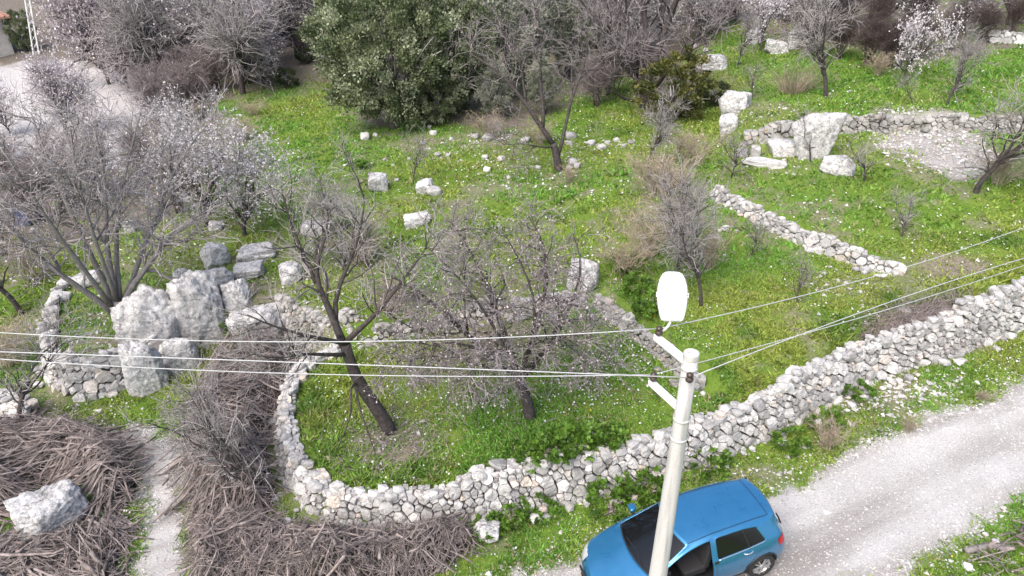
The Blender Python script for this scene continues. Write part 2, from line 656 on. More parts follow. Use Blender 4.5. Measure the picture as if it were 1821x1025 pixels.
def blob(px, py, rx, ry):
    c = hit(px, py)
    d = np.linalg.norm(c - CAM)
    return c[0], c[1], rx * d / FPX, ry * d / FPX / max(0.15, (CAM_H - c[2]) / d)


bare_blobs = [(*blob(700, 800, 75, 38), 0.8), (*blob(1690, 478, 60, 16), 0.95), (*blob(1432, 585, 35, 35), 0.7), (*blob(1560, 705, 90, 30), 0.75), (*blob(1345, 845, 60, 16), 0.6),
              (*blob(860, 335, 55, 16), 0.6), (*blob(750, 255, 60, 12), 0.7), (*blob(880, 245, 90, 18), 0.6), (*blob(200, 600, 40, 20), 0.8), (*blob(110, 620, 30, 60), 0.55), (*blob(1600, 500, 120, 20), 0.45),
              (*blob(450, 560, 70, 40), 0.7), (*blob(560, 600, 60, 22), 0.7), (*blob(1180, 330, 60, 70), 0.5), (*blob(960, 600, 110, 30), 0.5), (*blob(1330, 180, 40, 60), 0.4), (*blob(30, 620, 50, 120), 0.5), (*blob(30, 760, 60, 60), 0.8),
              (*blob(1000, 320, 35, 15), 0.5), (*blob(620, 470, 60, 40), 0.35), (*blob(300, 450, 60, 80), 0.35), (*blob(420, 1010, 120, 120), 0.8)]
rubble_blob = blob(1655, 258, 72, 30)


def covers(x, y):
    n1 = fbm(x * 0.9, y * 0.9, 0, 31, 4) - 0.5
    n2 = fbm(x * 0.35, y * 0.35, 0, 47, 3) - 0.5
    n3 = fbm(x * 3.1, y * 3.1, 0, 53, 2) - 0.5
    road = sstep(-0.12, 0.25, sdist(x, y, road_poly) + 1.0 * n1 + 0.5 * n3)
    path = sstep(-0.1, 0.3, sdist(x, y, path_poly) + 1.1 * n1 + 0.7 * n3)
    wood = np.zeros_like(x)
    for zp in wood_zones:
        wood = np.maximum(wood, sstep(-0.8, 1.2, sdist(x, y, zp) + 4.0 * n2))
    wood = np.maximum(wood, sstep(42, 50, y + 8 * n2 - 6 * sstep(4, 12, x)))
    pale = np.zeros_like(x)
    for zp in pale_zones:
        pale = np.maximum(pale, sstep(-0.3, 0.8, sdist(x, y, zp) + 3.0 * n1))
    bare = np.zeros_like(x)
    for cx, cy, rx, ry, w in bare_blobs:
        q = np.sqrt(((x - cx) / rx) ** 2 + ((y - cy) / ry) ** 2)
        bare = np.maximum(bare, w * sstep(1.25, 0.45, q + 1.1 * n1 + 0.5 * n3))
    cx, cy, rx, ry = rubble_blob
    bare = np.maximum(bare, 0.9 * sstep(1.2, 0.7, np.sqrt(((x - cx) / rx) ** 2 + ((y - cy) / ry) ** 2) + 1.2 * n1 + 0.5 * n3))
    bare = np.maximum(bare, 0.6 * sstep(0.13, 0.27, n1 + 0.45 * n3 + 0.12 * sstep(-1, 6, -np.abs(y - 25) + 6)))
    cx, cy, rx, ry = rubble_blob
    rub = sstep(1.15, 0.7, np.sqrt(((x - cx) / rx) ** 2 + ((y - cy) / ry) ** 2) + 0.9 * n1)
    grav = np.clip(np.maximum.reduce([road, path, rub * (0.15 + 0.9 * (n3 + 0.5))]), 0, 1)
    return grav, wood, pale, bare


def growth_axis(a, b, step, far):
    out, v, s = [], b, step
    while v < far:
        s *= 1.35
        v += s
        out.append(v)
    return out


axx = np.concatenate([-np.array(growth_axis(0, 46.0, 0.25, 600))[::-1], gx, growth_axis(0, 46.0, 0.25, 600)])
axy = np.concatenate([-np.array(growth_axis(0, 0.0, 0.25, 300))[::-1] + 2.0, gy, growth_axis(0, 76.0, 0.25, 700)])
XX, YY = np.meshgrid(axx, axy)
ZZ = z_full(XX, YY)
GRAV, WOOD, PALE, BARE = covers(XX, YY)
nx, ny = len(axx), len(axy)
idx = np.arange(nx * ny).reshape(ny, nx)
quads = np.stack([idx[:-1, :-1], idx[:-1, 1:], idx[1:, 1:], idx[1:, :-1]], -1).reshape(-1, 4)
gme = mk('ground', np.stack([XX, YY, ZZ], -1).reshape(-1, 3), [quads], True)
for nm, arr in (('gravel', GRAV), ('wood', WOOD), ('pale', PALE), ('bare', BARE)):
    a = gme.attributes.new(nm, 'FLOAT', 'POINT')
    a.data.foreach_set('value', np.ascontiguousarray(arr.ravel(), dtype=np.float32))
m, nt, b = new_mat('ground')
nA = noise(nt, 1.3, 6, 0.65, 'World')
nB = noise(nt, 11.0, 5, 0.7, 'World')
nC = noise(nt, 45.0, 3, 0.6, 'World')
green = ramp(nt, nA, [(0.25, (0.08, 0.145, 0.022)), (0.5, (0.135, 0.22, 0.034)), (0.75, (0.20, 0.25, 0.055))])
green = mixc(nt, 0.7, green, ramp(nt, nB, [(0.3, (0.55, 0.55, 0.5)), (0.65, (1.1, 1.1, 1.05))]), 'MULTIPLY')
soil = ramp(nt, nB, [(0.3, (0.14, 0.11, 0.085)), (0.7, (0.31, 0.265, 0.22))])
leaflit = ramp(nt, nB, [(0.3, (0.09, 0.075, 0.06)), (0.55, (0.19, 0.165, 0.14)), (0.75, (0.14, 0.15, 0.06))])
gravc = ramp(nt, nC, [(0.3, (0.27, 0.26, 0.25)), (0.6, (0.50, 0.485, 0.47))])
palec = ramp(nt, nB, [(0.3, (0.30, 0.285, 0.275)), (0.65, (0.56, 0.545, 0.54))])
c = mixc(nt, attr(nt, 'bare'), green, soil)
c = mixc(nt, attr(nt, 'wood'), c, leaflit)
c = mixc(nt, attr(nt, 'pale'), c, palec)
c = mixc(nt, attr(nt, 'gravel'), c, gravc)
nt.links.new(c, b.inputs['Base Color'])
b.inputs['Roughness'].default_value = 0.95
b.inputs['Specular IOR Level'].default_value = 0.1
bump(nt, b, nB, 0.7, 0.08)
M['ground'] = m
tag(obj('ground', gme, 'ground'), kind='structure')


# ---- gravel road and footpath as sheets just above the ground
def sheet(name, poly, mat, lift, grow=0.0, res=0.1):
    x0, y0 = poly.min(0) - 0.5
    x1, y1 = poly.max(0) + 0.5
    xs, ys = np.arange(x0, x1, res), np.arange(y0, y1, res)
    X, Y = np.meshgrid(xs, ys)
    sd = sdist(X, Y, poly) + 0.5 * (fbm(X * 1.1, Y * 1.1, 0, 77, 3) - 0.5) + 0.35 * (fbm(X * 4, Y * 4, 0, 78, 2) - 0.5)
    # shallow wheel ruts along the sheet
    keep = sd > grow
    idn = np.arange(X.size).reshape(X.shape)
    q = np.stack([idn[:-1, :-1], idn[:-1, 1:], idn[1:, 1:], idn[1:, :-1]], -1)
    k = keep[:-1, :-1] & keep[:-1, 1:] & keep[1:, 1:] & keep[1:, :-1]
    q = q[k]
    used = np.unique(q)
    mp = np.full(X.size, -1)
    mp[used] = np.arange(len(used))
    V = np.stack([X.ravel(), Y.ravel(), Z(X, Y).ravel() + lift + 0.03 * np.clip(sd.ravel(), 0, 0.5)], -1)[used]
    o = obj(name, mk(name, V, [mp[q]], True), mat)
    if name == 'road':
        xx, yy = V[:, 0], V[:, 1]

        def dline(pl):
            d = np.full(len(xx), 1e9)
            for (ax, ay), (bx, by) in zip(pl[:-1], pl[1:]):
                t = np.clip(((xx - ax) * (bx - ax) + (yy - ay) * (by - ay)) / ((bx - ax) ** 2 + (by - ay) ** 2), 0, 1)
                d = np.minimum(d, np.hypot(xx - ax - t * (bx - ax), yy - ay - t * (by - ay)))
            return d
        du, dl = dline(poly[:11]), dline(poly[11:])
        f = du / (du + dl) + 0.10 * (fbm(xx * 0.5, yy * 0.5, 0, 5, 3) - 0.5)
        rut = sum(np.exp(-((f - c) / w) ** 2) for c, w in ((0.04, 0.07), (0.47, 0.10), (0.93, 0.10))) * np.clip(1.7 * fbm(xx * 0.8, yy * 0.8, 0, 6, 3) - 0.1, 0, 1)
        a = o.data.attributes.new('strip', 'FLOAT', 'POINT')
        a.data.foreach_set('value', np.ascontiguousarray(np.clip(rut, 0, 1), dtype=np.float32))
    return o


m, nt, b = new_mat('gravel_surface')
n1 = noise(nt, 26.0, 5, 0.8, 'World')
n2 = noise(nt, 0.9, 4, 0.6, 'World')
tcn = nt.nodes.new('ShaderNodeNewGeometry')
mp_ = nt.nodes.new('ShaderNodeMapping')
_rd = road_poly[9] - road_poly[5]
mp_.vector_type = 'TEXTURE'
mp_.inputs['Rotation'].default_value = (0, 0, math.atan2(_rd[1], _rd[0]))
mp_.inputs['Scale'].default_value = (9.0, 0.75, 1.0)
nt.links.new(tcn.outputs['Position'], mp_.inputs['Vector'])
st = nt.nodes.new('ShaderNodeTexNoise')
st.inputs['Scale'].default_value = 1.0
st.inputs['Detail'].default_value = 3
nt.links.new(mp_.outputs[0], st.inputs['Vector'])
c = ramp(nt, n1, [(0.3, (0.28, 0.27, 0.26)), (0.5, (0.47, 0.455, 0.44)), (0.7, (0.60, 0.585, 0.57))])
c = mixc(nt, 0.85, c, ramp(nt, st.outputs['Fac'], [(0.36, (0.62, 0.59, 0.56)), (0.58, (1.06, 1.06, 1.06))]), 'MULTIPLY')
c = mixc(nt, 0.7, c, ramp(nt, n2, [(0.3, (0.80, 0.79, 0.77)), (0.65, (1.04, 1.04, 1.05))]), 'MULTIPLY')
c = mixc(nt, math_n(nt, 'MULTIPLY', attr(nt, 'strip'), 0.75), c, ramp(nt, n1, [(0.3, (0.17, 0.155, 0.135)), (0.7, (0.42, 0.40, 0.37))]))
nt.links.new(c, b.inputs['Base Color'])
b.inputs['Roughness'].default_value = 0.95
b.inputs['Specular IOR Level'].default_value = 0.1
bump(nt, b, n1, 0.8, 0.03)
M['gravel_surface'] = m
tag(sheet('road', road_poly, 'gravel_surface', 0.012, 0.12), kind='structure')
tag(sheet('path', path_poly, 'gravel_surface', 0.012, 0.16), kind='structure')


# ------------------------------------------------------------------ dry-stone walls
def resample(P, ds):
    P = np.asarray(P, float)
    for _ in range(2):                                        # round the corners of the traced line
        Q = P.copy()
        Q[1:-1] = 0.25 * P[:-2] + 0.5 * P[1:-1] + 0.25 * P[2:]
        P = Q
    L = np.concatenate([[0], np.cumsum(np.linalg.norm(np.diff(P[:, :2], axis=0), axis=1))])
    n = max(2, int(L[-1] / ds) + 1)
    s = np.linspace(0, L[-1], n)
    return np.stack([np.interp(s, L, P[:, k]) for k in range(3)], -1), s


def clip_cell(cell, mx, my, nxn, nyn):
    out = []
    m_ = len(cell)
    for q in range(m_):
        a, b2 = cell[q], cell[(q + 1) % m_]
        da = (a[0] - mx) * nxn + (a[1] - my) * nyn
        db = (b2[0] - mx) * nxn + (b2[1] - my) * nyn
        if da <= 0:
            out.append(a)
        if (da < 0 < db) or (db < 0 < da):
            t = da / (da - db)
            out.append((a[0] + t * (b2[0] - a[0]), a[1] + t * (b2[1] - a[1])))
    return out


def pack(S, Tf, size, rng, squash=1.25):
    """irregular stone cells over the strip 0<s<S, 0<t<Tf(s)"""
    pts, rad = [], []
    tmax = max(Tf(s) for s in np.linspace(0, S, 40))
    cellw = size * 2.0
    grid = {}
    for big in (1.9, 1.0, 0.55):
        tries = int(S * tmax / (size * size) * (14 if big == 1.0 else 10 if big < 1 else 0.35))
        for _ in range(tries):
            s, t = rng.uniform(0, S), rng.uniform(0, tmax)
            if t > Tf(s):
                continue
            r = size * 0.5 * big * rng.uniform(0.85, 1.15)
            k = (int(s / cellw), int(t / cellw))
            ok = True
            for a in (-1, 0, 1):
                for b2 in (-1, 0, 1):
                    for (u, v, r2) in grid.get((k[0] + a, k[1] + b2), ()):
                        if ((u - s) / squash) ** 2 + (v - t) ** 2 < (0.86 * (r + r2)) ** 2:
                            ok = False
                            break
                    if not ok:
                        break
                if not ok:
                    break
            if ok:
                grid.setdefault(k, []).append((s, t, r))
                pts.append((s, t))
                rad.append(r)
    pts, rad = np.array(pts), np.array(rad)
    cells = []
    for i in range(len(pts)):
        d = np.hypot(pts[:, 0] - pts[i, 0], pts[:, 1] - pts[i, 1])
        near = np.argsort(d)[1:15]
        w = rad[i] * 1.7
        cell = [(pts[i, 0] + w * squash * math.cos(a), pts[i, 1] + w * math.sin(a)) for a in np.arange(8) * math.pi / 4 + 0.39]
        for j in near:
            dx, dy = pts[j] - pts[i]
            L = d[j]
            f = 0.5 + 0.5 * (rad[i] ** 2 - rad[j] ** 2) / (L * L)     # power diagram: big stones take more
            f = min(0.85, max(0.2, f))
            cell = clip_cell(cell, pts[i, 0] + f * dx, pts[i, 1] + f * dy, dx / L, dy / L)
            if len(cell) < 3:
                break
        if len(cell) >= 3:
            cells.append((pts[i], np.array(cell)))
    return cells


def stone_mesh_arrays(cell, rng, depth, gap=0.010, bulge=0.034):
    """one stone, x along the wall, y outward, z up the face; origin at the cell's middle"""
    c = cell.mean(0)
    C = cell - c
    # drop tiny edges
    keep = [0]
    for q in range(1, len(C)):
        if np.linalg.norm(C[q] - C[keep[-1]]) > 0.025:
            keep.append(q)
    C = C[keep]
    n = len(C)
    if n < 3:
        return None
    r = np.linalg.norm(C, axis=1)
    C = C * np.clip(1 - gap / np.maximum(r, 0.03), 0.4, 1)[:, None]
    size = math.sqrt(max(1e-4, np.ptp(C[:, 0]) * np.ptp(C[:, 1])))
    bl = bulge * min(1.6, size / 0.22)
    off = rng.normal(0, 0.026)
    # each side ring carries a midpoint so that outlines are not perfect polygons
    rings = []
    for sc, y in ((0.82, -depth), (1.0, -0.5 * bl), (0.94, 0.75 * bl), (0.5, bl)):
        rr = C * (sc + rng.normal(0, 0.05, (n, 1)))
        yy = off + y + rng.normal(0, 0.010, n) * (1 if y > -depth else 0)
        rings.append(np.stack([rr[:, 0], yy, rr[:, 1]], -1))
    tilt = rng.normal(0, 0.17, 2)
    V = np.concatenate(rings + [[[0, off + bl * 1.05, 0]]])
    V[:, 1] += V[:, 0] * tilt[0] + V[:, 2] * tilt[1]
    Q, T = [], []
    for a in range(3):
        for q in range(n):
            q2 = (q + 1) % n
            Q.append((a * n + q, (a + 1) * n + q, (a + 1) * n + q2, a * n + q2))
    for q in range(n):
        T.append((3 * n + q, 4 * n, 3 * n + (q + 1) % n))
    return c, V, np.array(Q), np.array(T), size


def dry_wall(label, foot, inward, hfun, size=0.24, width=0.5, batter=0.16, group=None, seed=1, loose=0.6, max_parts=300, ragged=0.12, name='dry_stone_wall', mat='limestone'):
    """wall whose outer foot runs along `foot`; inward = +1 when the raised side lies to the left of the line"""
    rng = np.random.default_rng(seed)
    P, S = resample(foot, 0.25)
    L = S[-1]
    D = np.gradient(P[:, :2], axis=0)
    D /= np.linalg.norm(D, axis=1)[:, None]
    N = np.stack([-D[:, 1], D[:, 0]], -1) * inward             # towards the raised side
    H = np.array([max(0.2, hfun(p, n, s)) for p, n, s in zip(P, N, S)])
    H = np.convolve(np.pad(H, 3, mode='edge'), np.ones(7) / 7, 'valid')
    H = H + ragged * (fbm(S * 0.9, 0 * S, 0, seed, 3) - 0.5) * 2

    def frame(s):
        k = np.interp(s, S, np.arange(len(S)))
        i = min(int(k), len(S) - 2)
        u = k - i
        p = P[i] * (1 - u) + P[i + 1] * u
        d = D[i] * (1 - u) + D[i + 1] * u
        d = d / np.linalg.norm(d)
        n = np.array([-d[1], d[0]]) * inward
        return p, d, n, H[i] * (1 - u) + H[i + 1] * u

    def place(s, t):
        """point on the wall skin and its outward normal"""
        p, d, n, h = frame(s)
        zt = float(z_foot(p))
        if t < h - 0.08:
            f = t / h
            q = np.array([p[0] + n[0] * batter * f, p[1] + n[1] * batter * f, zt + t])
            out = np.array([-n[0], -n[1], batter / h])
        elif t < h + 0.12:
            f = (t - (h - 0.08)) / 0.2
            w = 0.12 * f
            q = np.array([p[0] + n[0] * (batter + w), p[1] + n[1] * (batter + w), zt + h - 0.06 + 0.06 * math.sin(f * 1.57)])
            out = np.array([-n[0] * math.cos(f * 1.57), -n[1] * math.cos(f * 1.57), max(0.15, math.sin(f * 1.57))])
        else:
            w = 0.12 + (t - h - 0.12)
            q = np.array([p[0] + n[0] * (batter + w), p[1] + n[1] * (batter + w), zt + h])
            out = np.array([0.0, 0, 1.0])
        return q, out / np.linalg.norm(out), np.array([d[0], d[1], 0.0])

    z_foot = lambda p: Z(p[0], p[1]) - 0.06
    i0 = len(P) // 2
    root = thing(name, label, 'wall', (P[i0, 0], P[i0, 1], float(z_foot(P[i0]))), 0, group)
    O = np.array(root.location)
    Hs = lambda s: float(np.interp(s, S, H))
    cells = pack(L, lambda s: Hs(s) + width, size, rng)
    stones = []
    for c0, cell in cells:
        r = stone_mesh_arrays(cell, rng, 0.16)
        if r is None:
            continue
        c, V, Q, T, sz = r
        q, out, d = place(float(np.clip(c[0], 0.01, L - 0.01)), float(max(0.02, c[1])))
        upv = np.cross(d, out) * (1 if np.cross(d, out)[2] >= 0 or abs(out[2]) > 0.9 else -1)
        if abs(out[2]) > 0.5 and np.dot(upv[:2], -out[:2] if abs(out[2]) < 0.99 else frame(float(np.clip(c[0], 0.01, L - 0.01)))[2]) < 0:
            upv = -upv
        a = rng.normal(0, 0.07)
        Rm = np.stack([d, out, upv], 1)
        Vw = V @ Rm.T
        if np.linalg.det(Rm) < 0:
            Q, T = Q[:, ::-1], T[:, ::-1]
        stones.append((sz, q - O, Vw, Q, T, float(np.clip(rng.beta(1.3, 1.3), 0, 1))))
    # loose stones lying on the crest and at the foot
    nl = int(L * loose)
    for _ in range(nl):
        s = rng.uniform(0.1, L - 0.1)
        p, d, n, h = frame(s)
        top = rng.random() < 0.72
        w = batter + rng.uniform(0.0, width) if top else -rng.uniform(0.02, 0.35)
        r = rng.uniform(0.07, 0.17)
        V, F = rock_arrays(rng, (r * rng.uniform(0.9, 1.4), r, r * rng.uniform(0.6, 0.9)), 1)
        x, y = p[0] + n[0] * w, p[1] + n[1] * w
        zz = (float(z_foot(p)) + h + 0.02) if top else float(Z(x, y)) + 0.02
        stones.append((r * 1.8, np.array([x, y, zz + r * 0.45]) - O, V, np.zeros((0, 4), int), F, rng.random()))
    order = sorted(range(len(stones)), key=lambda k: -stones[k][0])
    rest = Acc()
    for rank, k in enumerate(order):
        sz, q, V, Q, T, tone = stones[k]
        if rank < max_parts:
            me = mk('stone', V, [Q, T], False, tone)
            obj('stone', me, mat, root, q)
        else:
            rest.add(V + q, Q, T, tone)
    if rest.n:
        o = obj('small_stones', rest.mesh('small_stones'), mat, root)
        tag(o, kind='stuff')
    # earth core behind the joints
    prof = []
    for p, n, h in zip(P, N, H):
        zt = float(z_foot(p))
        ring = [(0.10, -0.3), (0.12 + batter * 0.9, h - 0.14), (batter + 0.22, h - 0.11), (batter + width + 0.05, h - 0.12), (batter + width + 0.1, -0.4)]
        prof.append([(p[0] + n[0] * w - O[0], p[1] + n[1] * w - O[1], zt + z - O[2]) for w, z in ring])
    prof = np.array(prof)
    m_, k_ = prof.shape[:2]
    idn = np.arange(m_ * k_).reshape(m_, k_)
    q = np.stack([idn[:-1, :-1], idn[1:, :-1], idn[1:, 1:], idn[:-1, 1:]], -1).reshape(-1, 4)
    caps = [np.concatenate([idn[0], []]).astype(int)[None][:, [0, 1, 2, 3]], np.array([[idn[0, 0], idn[0, 3], idn[0, 4], idn[0, 4]]])[:0]]
    obj('earth_core', mk('earth_core', prof.reshape(-1, 3), [q, idn[[0, -1]][:, :4], idn[[0, -1]][:, [0, 3, 4]]]), 'soil_core', root)
    return root


# ------------------------------------------------------------------ rocks
_ico = {}


def ico(sub):
    if sub not in _ico:
        bm = bmesh.new()
        bmesh.ops.create_icosphere(bm, subdivisions=sub, radius=1.0)
        bm.verts.ensure_lookup_table()
        _ico[sub] = (np.array([v.co[:] for v in bm.verts]), np.array([[v.index for v in f.verts] for f in bm.faces]))
        bm.free()
    return _ico[sub]


def rock_arrays(rng, half, sub, planes=14, rough=0.0, detail=1.0, blocky=0.5):
    """angular rock: a ball cut by random planes, then roughened"""
    D, F = ico(sub)
    N = norm(rng.normal(size=(planes, 3)))
    ax = np.array([[1, 0, 0], [-1, 0, 0], [0, 1, 0], [0, -1, 0], [0, 0, 1], [0, 0, -1]], float)
    ax = norm(ax + rng.normal(0, 0.12, ax.shape))
    h = np.concatenate([rng.uniform(0.82, 1.05, planes), rng.uniform(0.72, 0.86, 6)]) if blocky else rng.uniform(0.75, 1.05, planes + 6)
    NN = np.concatenate([N, ax])
    dd = D @ NN.T
    rr = np.where(dd > 0.05, h[None] / np.maximum(dd, 0.05), 9)
    e = 60.0
    r = (rr ** -e).sum(1) ** (-1 / e)
    V = D * r[:, None]
    if rough:
        o = rng.uniform(0, 50, 3)
        q = V * detail
        big = fbm(q[:, 0] * 1.3 + o[0], q[:, 1] * 1.3 + o[1], q[:, 2] * 1.3 + o[2], 5, 3) - 0.5
        fine = np.abs(fbm(q[:, 0] * 3.5 + o[1], q[:, 1] * 3.5 + o[2], q[:, 2] * 3.5 + o[0], 8, 4) - 0.5)
        vf = np.abs(fbm(q[:, 0] * 9 + o[2], q[:, 1] * 9 + o[0], q[:, 2] * 9 + o[1], 12, 3) - 0.5)
        V = V * (1 + rough * (1.1 * big - 1.3 * fine - 1.5 * vf + 0.42))[:, None]
    return V * np.asarray(half), F


def front_h(extra=0.10, back=0.75, lo=0.35, hi=2.2):
    """wall height: reaches a little above the ground it holds back"""
    def f(p, n, s):
        zt = float(Z(p[0] + n[0] * back, p[1] + n[1] * back))
        return min(hi, max(lo, zt - float(Z(p[0], p[1])) + extra + 0.06))
    return f


dry_wall('long dry stone retaining wall along the gravel road, its end curving round past the brush heaps', front_foot, -1, front_h(0.12, 0.8), 0.155, 0.32, 0.28, seed=4, loose=6.0, ragged=0.22)
dry_wall('rounded stub of dry stone wall holding up the terrace of the many-limbed bare tree', bast_foot, 1, front_h(0.10, 0.75), 0.21, 0.3, 0.16, seed=6, loose=2.0)
dry_wall('tumbled low stone wall crossing behind the trunk of the dark leaning tree', rub_foot, 1, front_h(-0.06, 0.7, 0.15), 0.14, 0.3, 0.3, seed=7, loose=9.0, ragged=0.2, mat='mossy_stone')
dry_wall('narrow shaded stone wall running down from the grey boulder towards the lamp pole', inner_foot, 1, front_h(0.0, 0.7, 0.2), 0.14, 0.12, 0.12, seed=8, loose=3.0, mat='mossy_stone')
dry_wall('straight low dry stone wall slanting across the open green field', diag_foot, 1, front_h(0.0, 0.75, 0.22), 0.155, 0.2, 0.16, seed=9, loose=5.0, ragged=0.16)
dry_wall('long low stone terrace wall running out from the tall upright boulder', back_foot[3:], 1, front_h(0.0, 0.75, 0.3), 0.18, 0.2, 0.12, seed=10, loose=2.0, mat='mossy_stone', ragged=0.16)
dry_wall('mossy stone wall corner left of the tall upright boulder, above the squared blocks', back_foot[:4], 1, front_h(0.06, 0.75, 0.6), 0.22, 0.5, 0.25, seed=12, loose=3.0, mat='mossy_stone')
far_foot = hits([(1765, 78), (1800, 76), (1850, 80)])
dry_wall('short far stretch of low stone wall below the dark shrubs at the field edge', far_foot, 1, lambda p, n, s: 0.6, 0.3, 0.3, 0.1, seed=13, loose=0.4)
left_foot = hits([(-40, 735), (-8, 745), (18, 758), (38, 762)])
dry_wall('broken stone wall end beside the gnarled trunk and the brush heap', left_foot, 1, lambda p, n, s: 0.6, 0.2, 0.4, 0.2, seed=14, loose=1.5)


def boulder(label, x0, x1, ytop, ybot, seed, depth=0.9, rough=0.16, sub=4, name='boulder', cat='boulder', group=None, sink=0.15, rz=None, mat='boulder', squash=None, detail=1.0, lean=0.0, taper=0.0):
    """rock standing on the ground at the pixel of its foot, as wide and tall as the photo shows it"""
    rng = np.random.default_rng(seed)
    B = hit((x0 + x1) / 2, ybot)
    dist = (B - CAM) @ _f
    w = (x1 - x0) * dist / FPX
    # height so that the top edge reaches ytop (the top's own depth counts too)
    dep = w * depth
    Cc = B + np.array([B[0], B[1], 0]) / np.hypot(B[0], B[1]) * dep * 0.42
    zt = on_plane((x0 + x1) / 2, ytop, Cc + np.array([B[0], B[1], 0]) / np.hypot(B[0], B[1]) * dep * 0.25)[2]
    zg = float(Z(Cc[0], Cc[1]))
    h = max(0.12, zt - min(B[2], zg))
    zb = min(B[2], zg)
    V, F = rock_arrays(rng, (w / 2 * 1.1, dep / 2 * 1.1, (h * (1 + sink)) / 2 * 1.12), sub, 16, rough, detail)
    V[:, 0] += lean * V[:, 2]
    V[:, 0] *= 1 + taper * V[:, 2] / (h / 2)
    az = math.atan2(B[0], B[1])
    a = -az + (rng.uniform(-0.25, 0.25) if rz is None else rz)
    me = mk(name, V, [F], True, rng.random() * 0.8)
    o = obj(name, me, mat, None, (Cc[0], Cc[1], zb + h / 2 - h * sink / 2), (0, 0, a))
    return tag(o, label, cat, group)


BOULDERS = [
    ('tall upright wedge-shaped boulder standing against the terrace wall', 1408, 1478, 197, 286, 21, 0.5, 0.13),
    ('squarish grey boulder lying on the grass below the upright wedge-shaped one', 1458, 1515, 275, 314, 22, 0.8, 0.16),
    ('weathered tall rock at the left end of the mossy wall corner', 1278, 1330, 158, 212, 23, 0.8, 0.2),
    ('smaller rock leaning below the weathered tall rock by the dark shrub', 1276, 1310, 205, 240, 24, 0.8, 0.2),
    ('rounded grey boulder under thin saplings beside the yellow-green shrub', 1240, 1292, 95, 126, 25, 0.8, 0.14),
    ('pale boulder behind the slanting dark blossom trunk', 1325, 1358, 50, 80, 26, 0.8, 0.15),
    ('pale boulder right of the slanting dark blossom trunk', 1358, 1398, 70, 97, 27, 0.8, 0.15),
    ('slim upright pale rock at the edge of the dark thicket', 1398, 1420, 52, 88, 28, 0.8, 0.2),
    ('long pale squared block lying lowest in front of the mossy wall corner', 1318, 1398, 280, 300, 29, 0.45, 0.08),
    ('small squared block on top of the long pale block', 1332, 1352, 258, 282, 30, 0.8, 0.08),
    ('small pale block at the corner beside the squared block', 1306, 1330, 262, 282, 31, 0.8, 0.1),
    ('mossy flat slab between the squared blocks and the upright boulder', 1366, 1420, 246, 280, 32, 0.7, 0.12),
    ('white elongated rock alone on the open grass', 720, 768, 377, 404, 33, 0.7, 0.2),
    ('dark-spotted grey rock beside the thin saplings in the grass', 656, 692, 305, 342, 34, 0.9, 0.2),
    ('grey lichened rock with a smaller white rock leaning on it', 741, 772, 318, 346, 35, 0.9, 0.2),
    ('smaller white rock leaning on a grey lichened rock', 758, 785, 331, 350, 36, 0.8, 0.15),
    ('big rounded grey boulder at the head of the narrow shaded wall', 1005, 1066, 460, 522, 37, 0.9, 0.13),
    ('cube-like grey boulder on the rock outcrop behind its bare top', 362, 412, 428, 478, 38, 0.9, 0.15),
    ('wide flat grey boulder right of the cube-like boulder', 428, 494, 432, 468, 39, 0.7, 0.15),
    ('low rounded grey boulder in front of the wide flat boulder', 418, 472, 465, 500, 40, 0.8, 0.17),
    ('grey boulder standing close to the limb of the dark leaning tree', 499, 540, 464, 505, 41, 0.9, 0.15),
    ('flat grey slab lying behind the limbs of the many-limbed bare tree', 133, 192, 480, 510, 42, 0.6, 0.15),
    ('pale grey slab half hidden under the pale sapling', 535, 592, 393, 420, 43, 0.5, 0.15),
    ('upright pale stone between the many-limbed tree and the grass slope', 224, 243, 388, 416, 44, 0.8, 0.2),
    ('small grey stone under the edge of the blossom branches', 374, 398, 392, 412, 45, 0.9, 0.2),
    ('pale lichened boulder ringed by brushwood beside the footpath', 50, 166, 852, 958, 146, 0.75, 0.24),
    ('dark squat rock at the near end of the brush and the wall foot', 843, 893, 925, 968, 47, 0.8, 0.12),
    ('squared pale stone on the wall foot above the dark squat rock', 838, 868, 912, 934, 48, 0.7, 0.08),
    ('large pale stone bedded on the wall crest above the brush', 620, 657, 868, 898, 49, 0.8, 0.08),
    ('broad grey stone in the wall crest where the wall steps up', 825, 870, 842, 874, 50, 0.7, 0.1),
    ('pale flat slab tipped on the wall crest beside the dead brush', 1745, 1788, 522, 552, 51, 0.6, 0.06),
    ('round white rock on the wall crest under the dead brush', 1594, 1620, 545, 562, 52, 0.8, 0.1),
]
for q, (lb, x0, x1, yt, yb, sd, dp, rg) in enumerate(BOULDERS):
    big = (x1 - x0) > 36
    boulder(lb, x0, x1, yt, yb, sd, dp, rg * 1.25, 5 if big else 4, detail=1.6 if big else 1.3, taper=0.28 if sd == 21 else 0.0, rz=0.1 if sd in (21, 146) else None, mat='boulder' if q not in (8, 9, 10, 12, 15, 27, 28, 30, 31) else 'limestone')

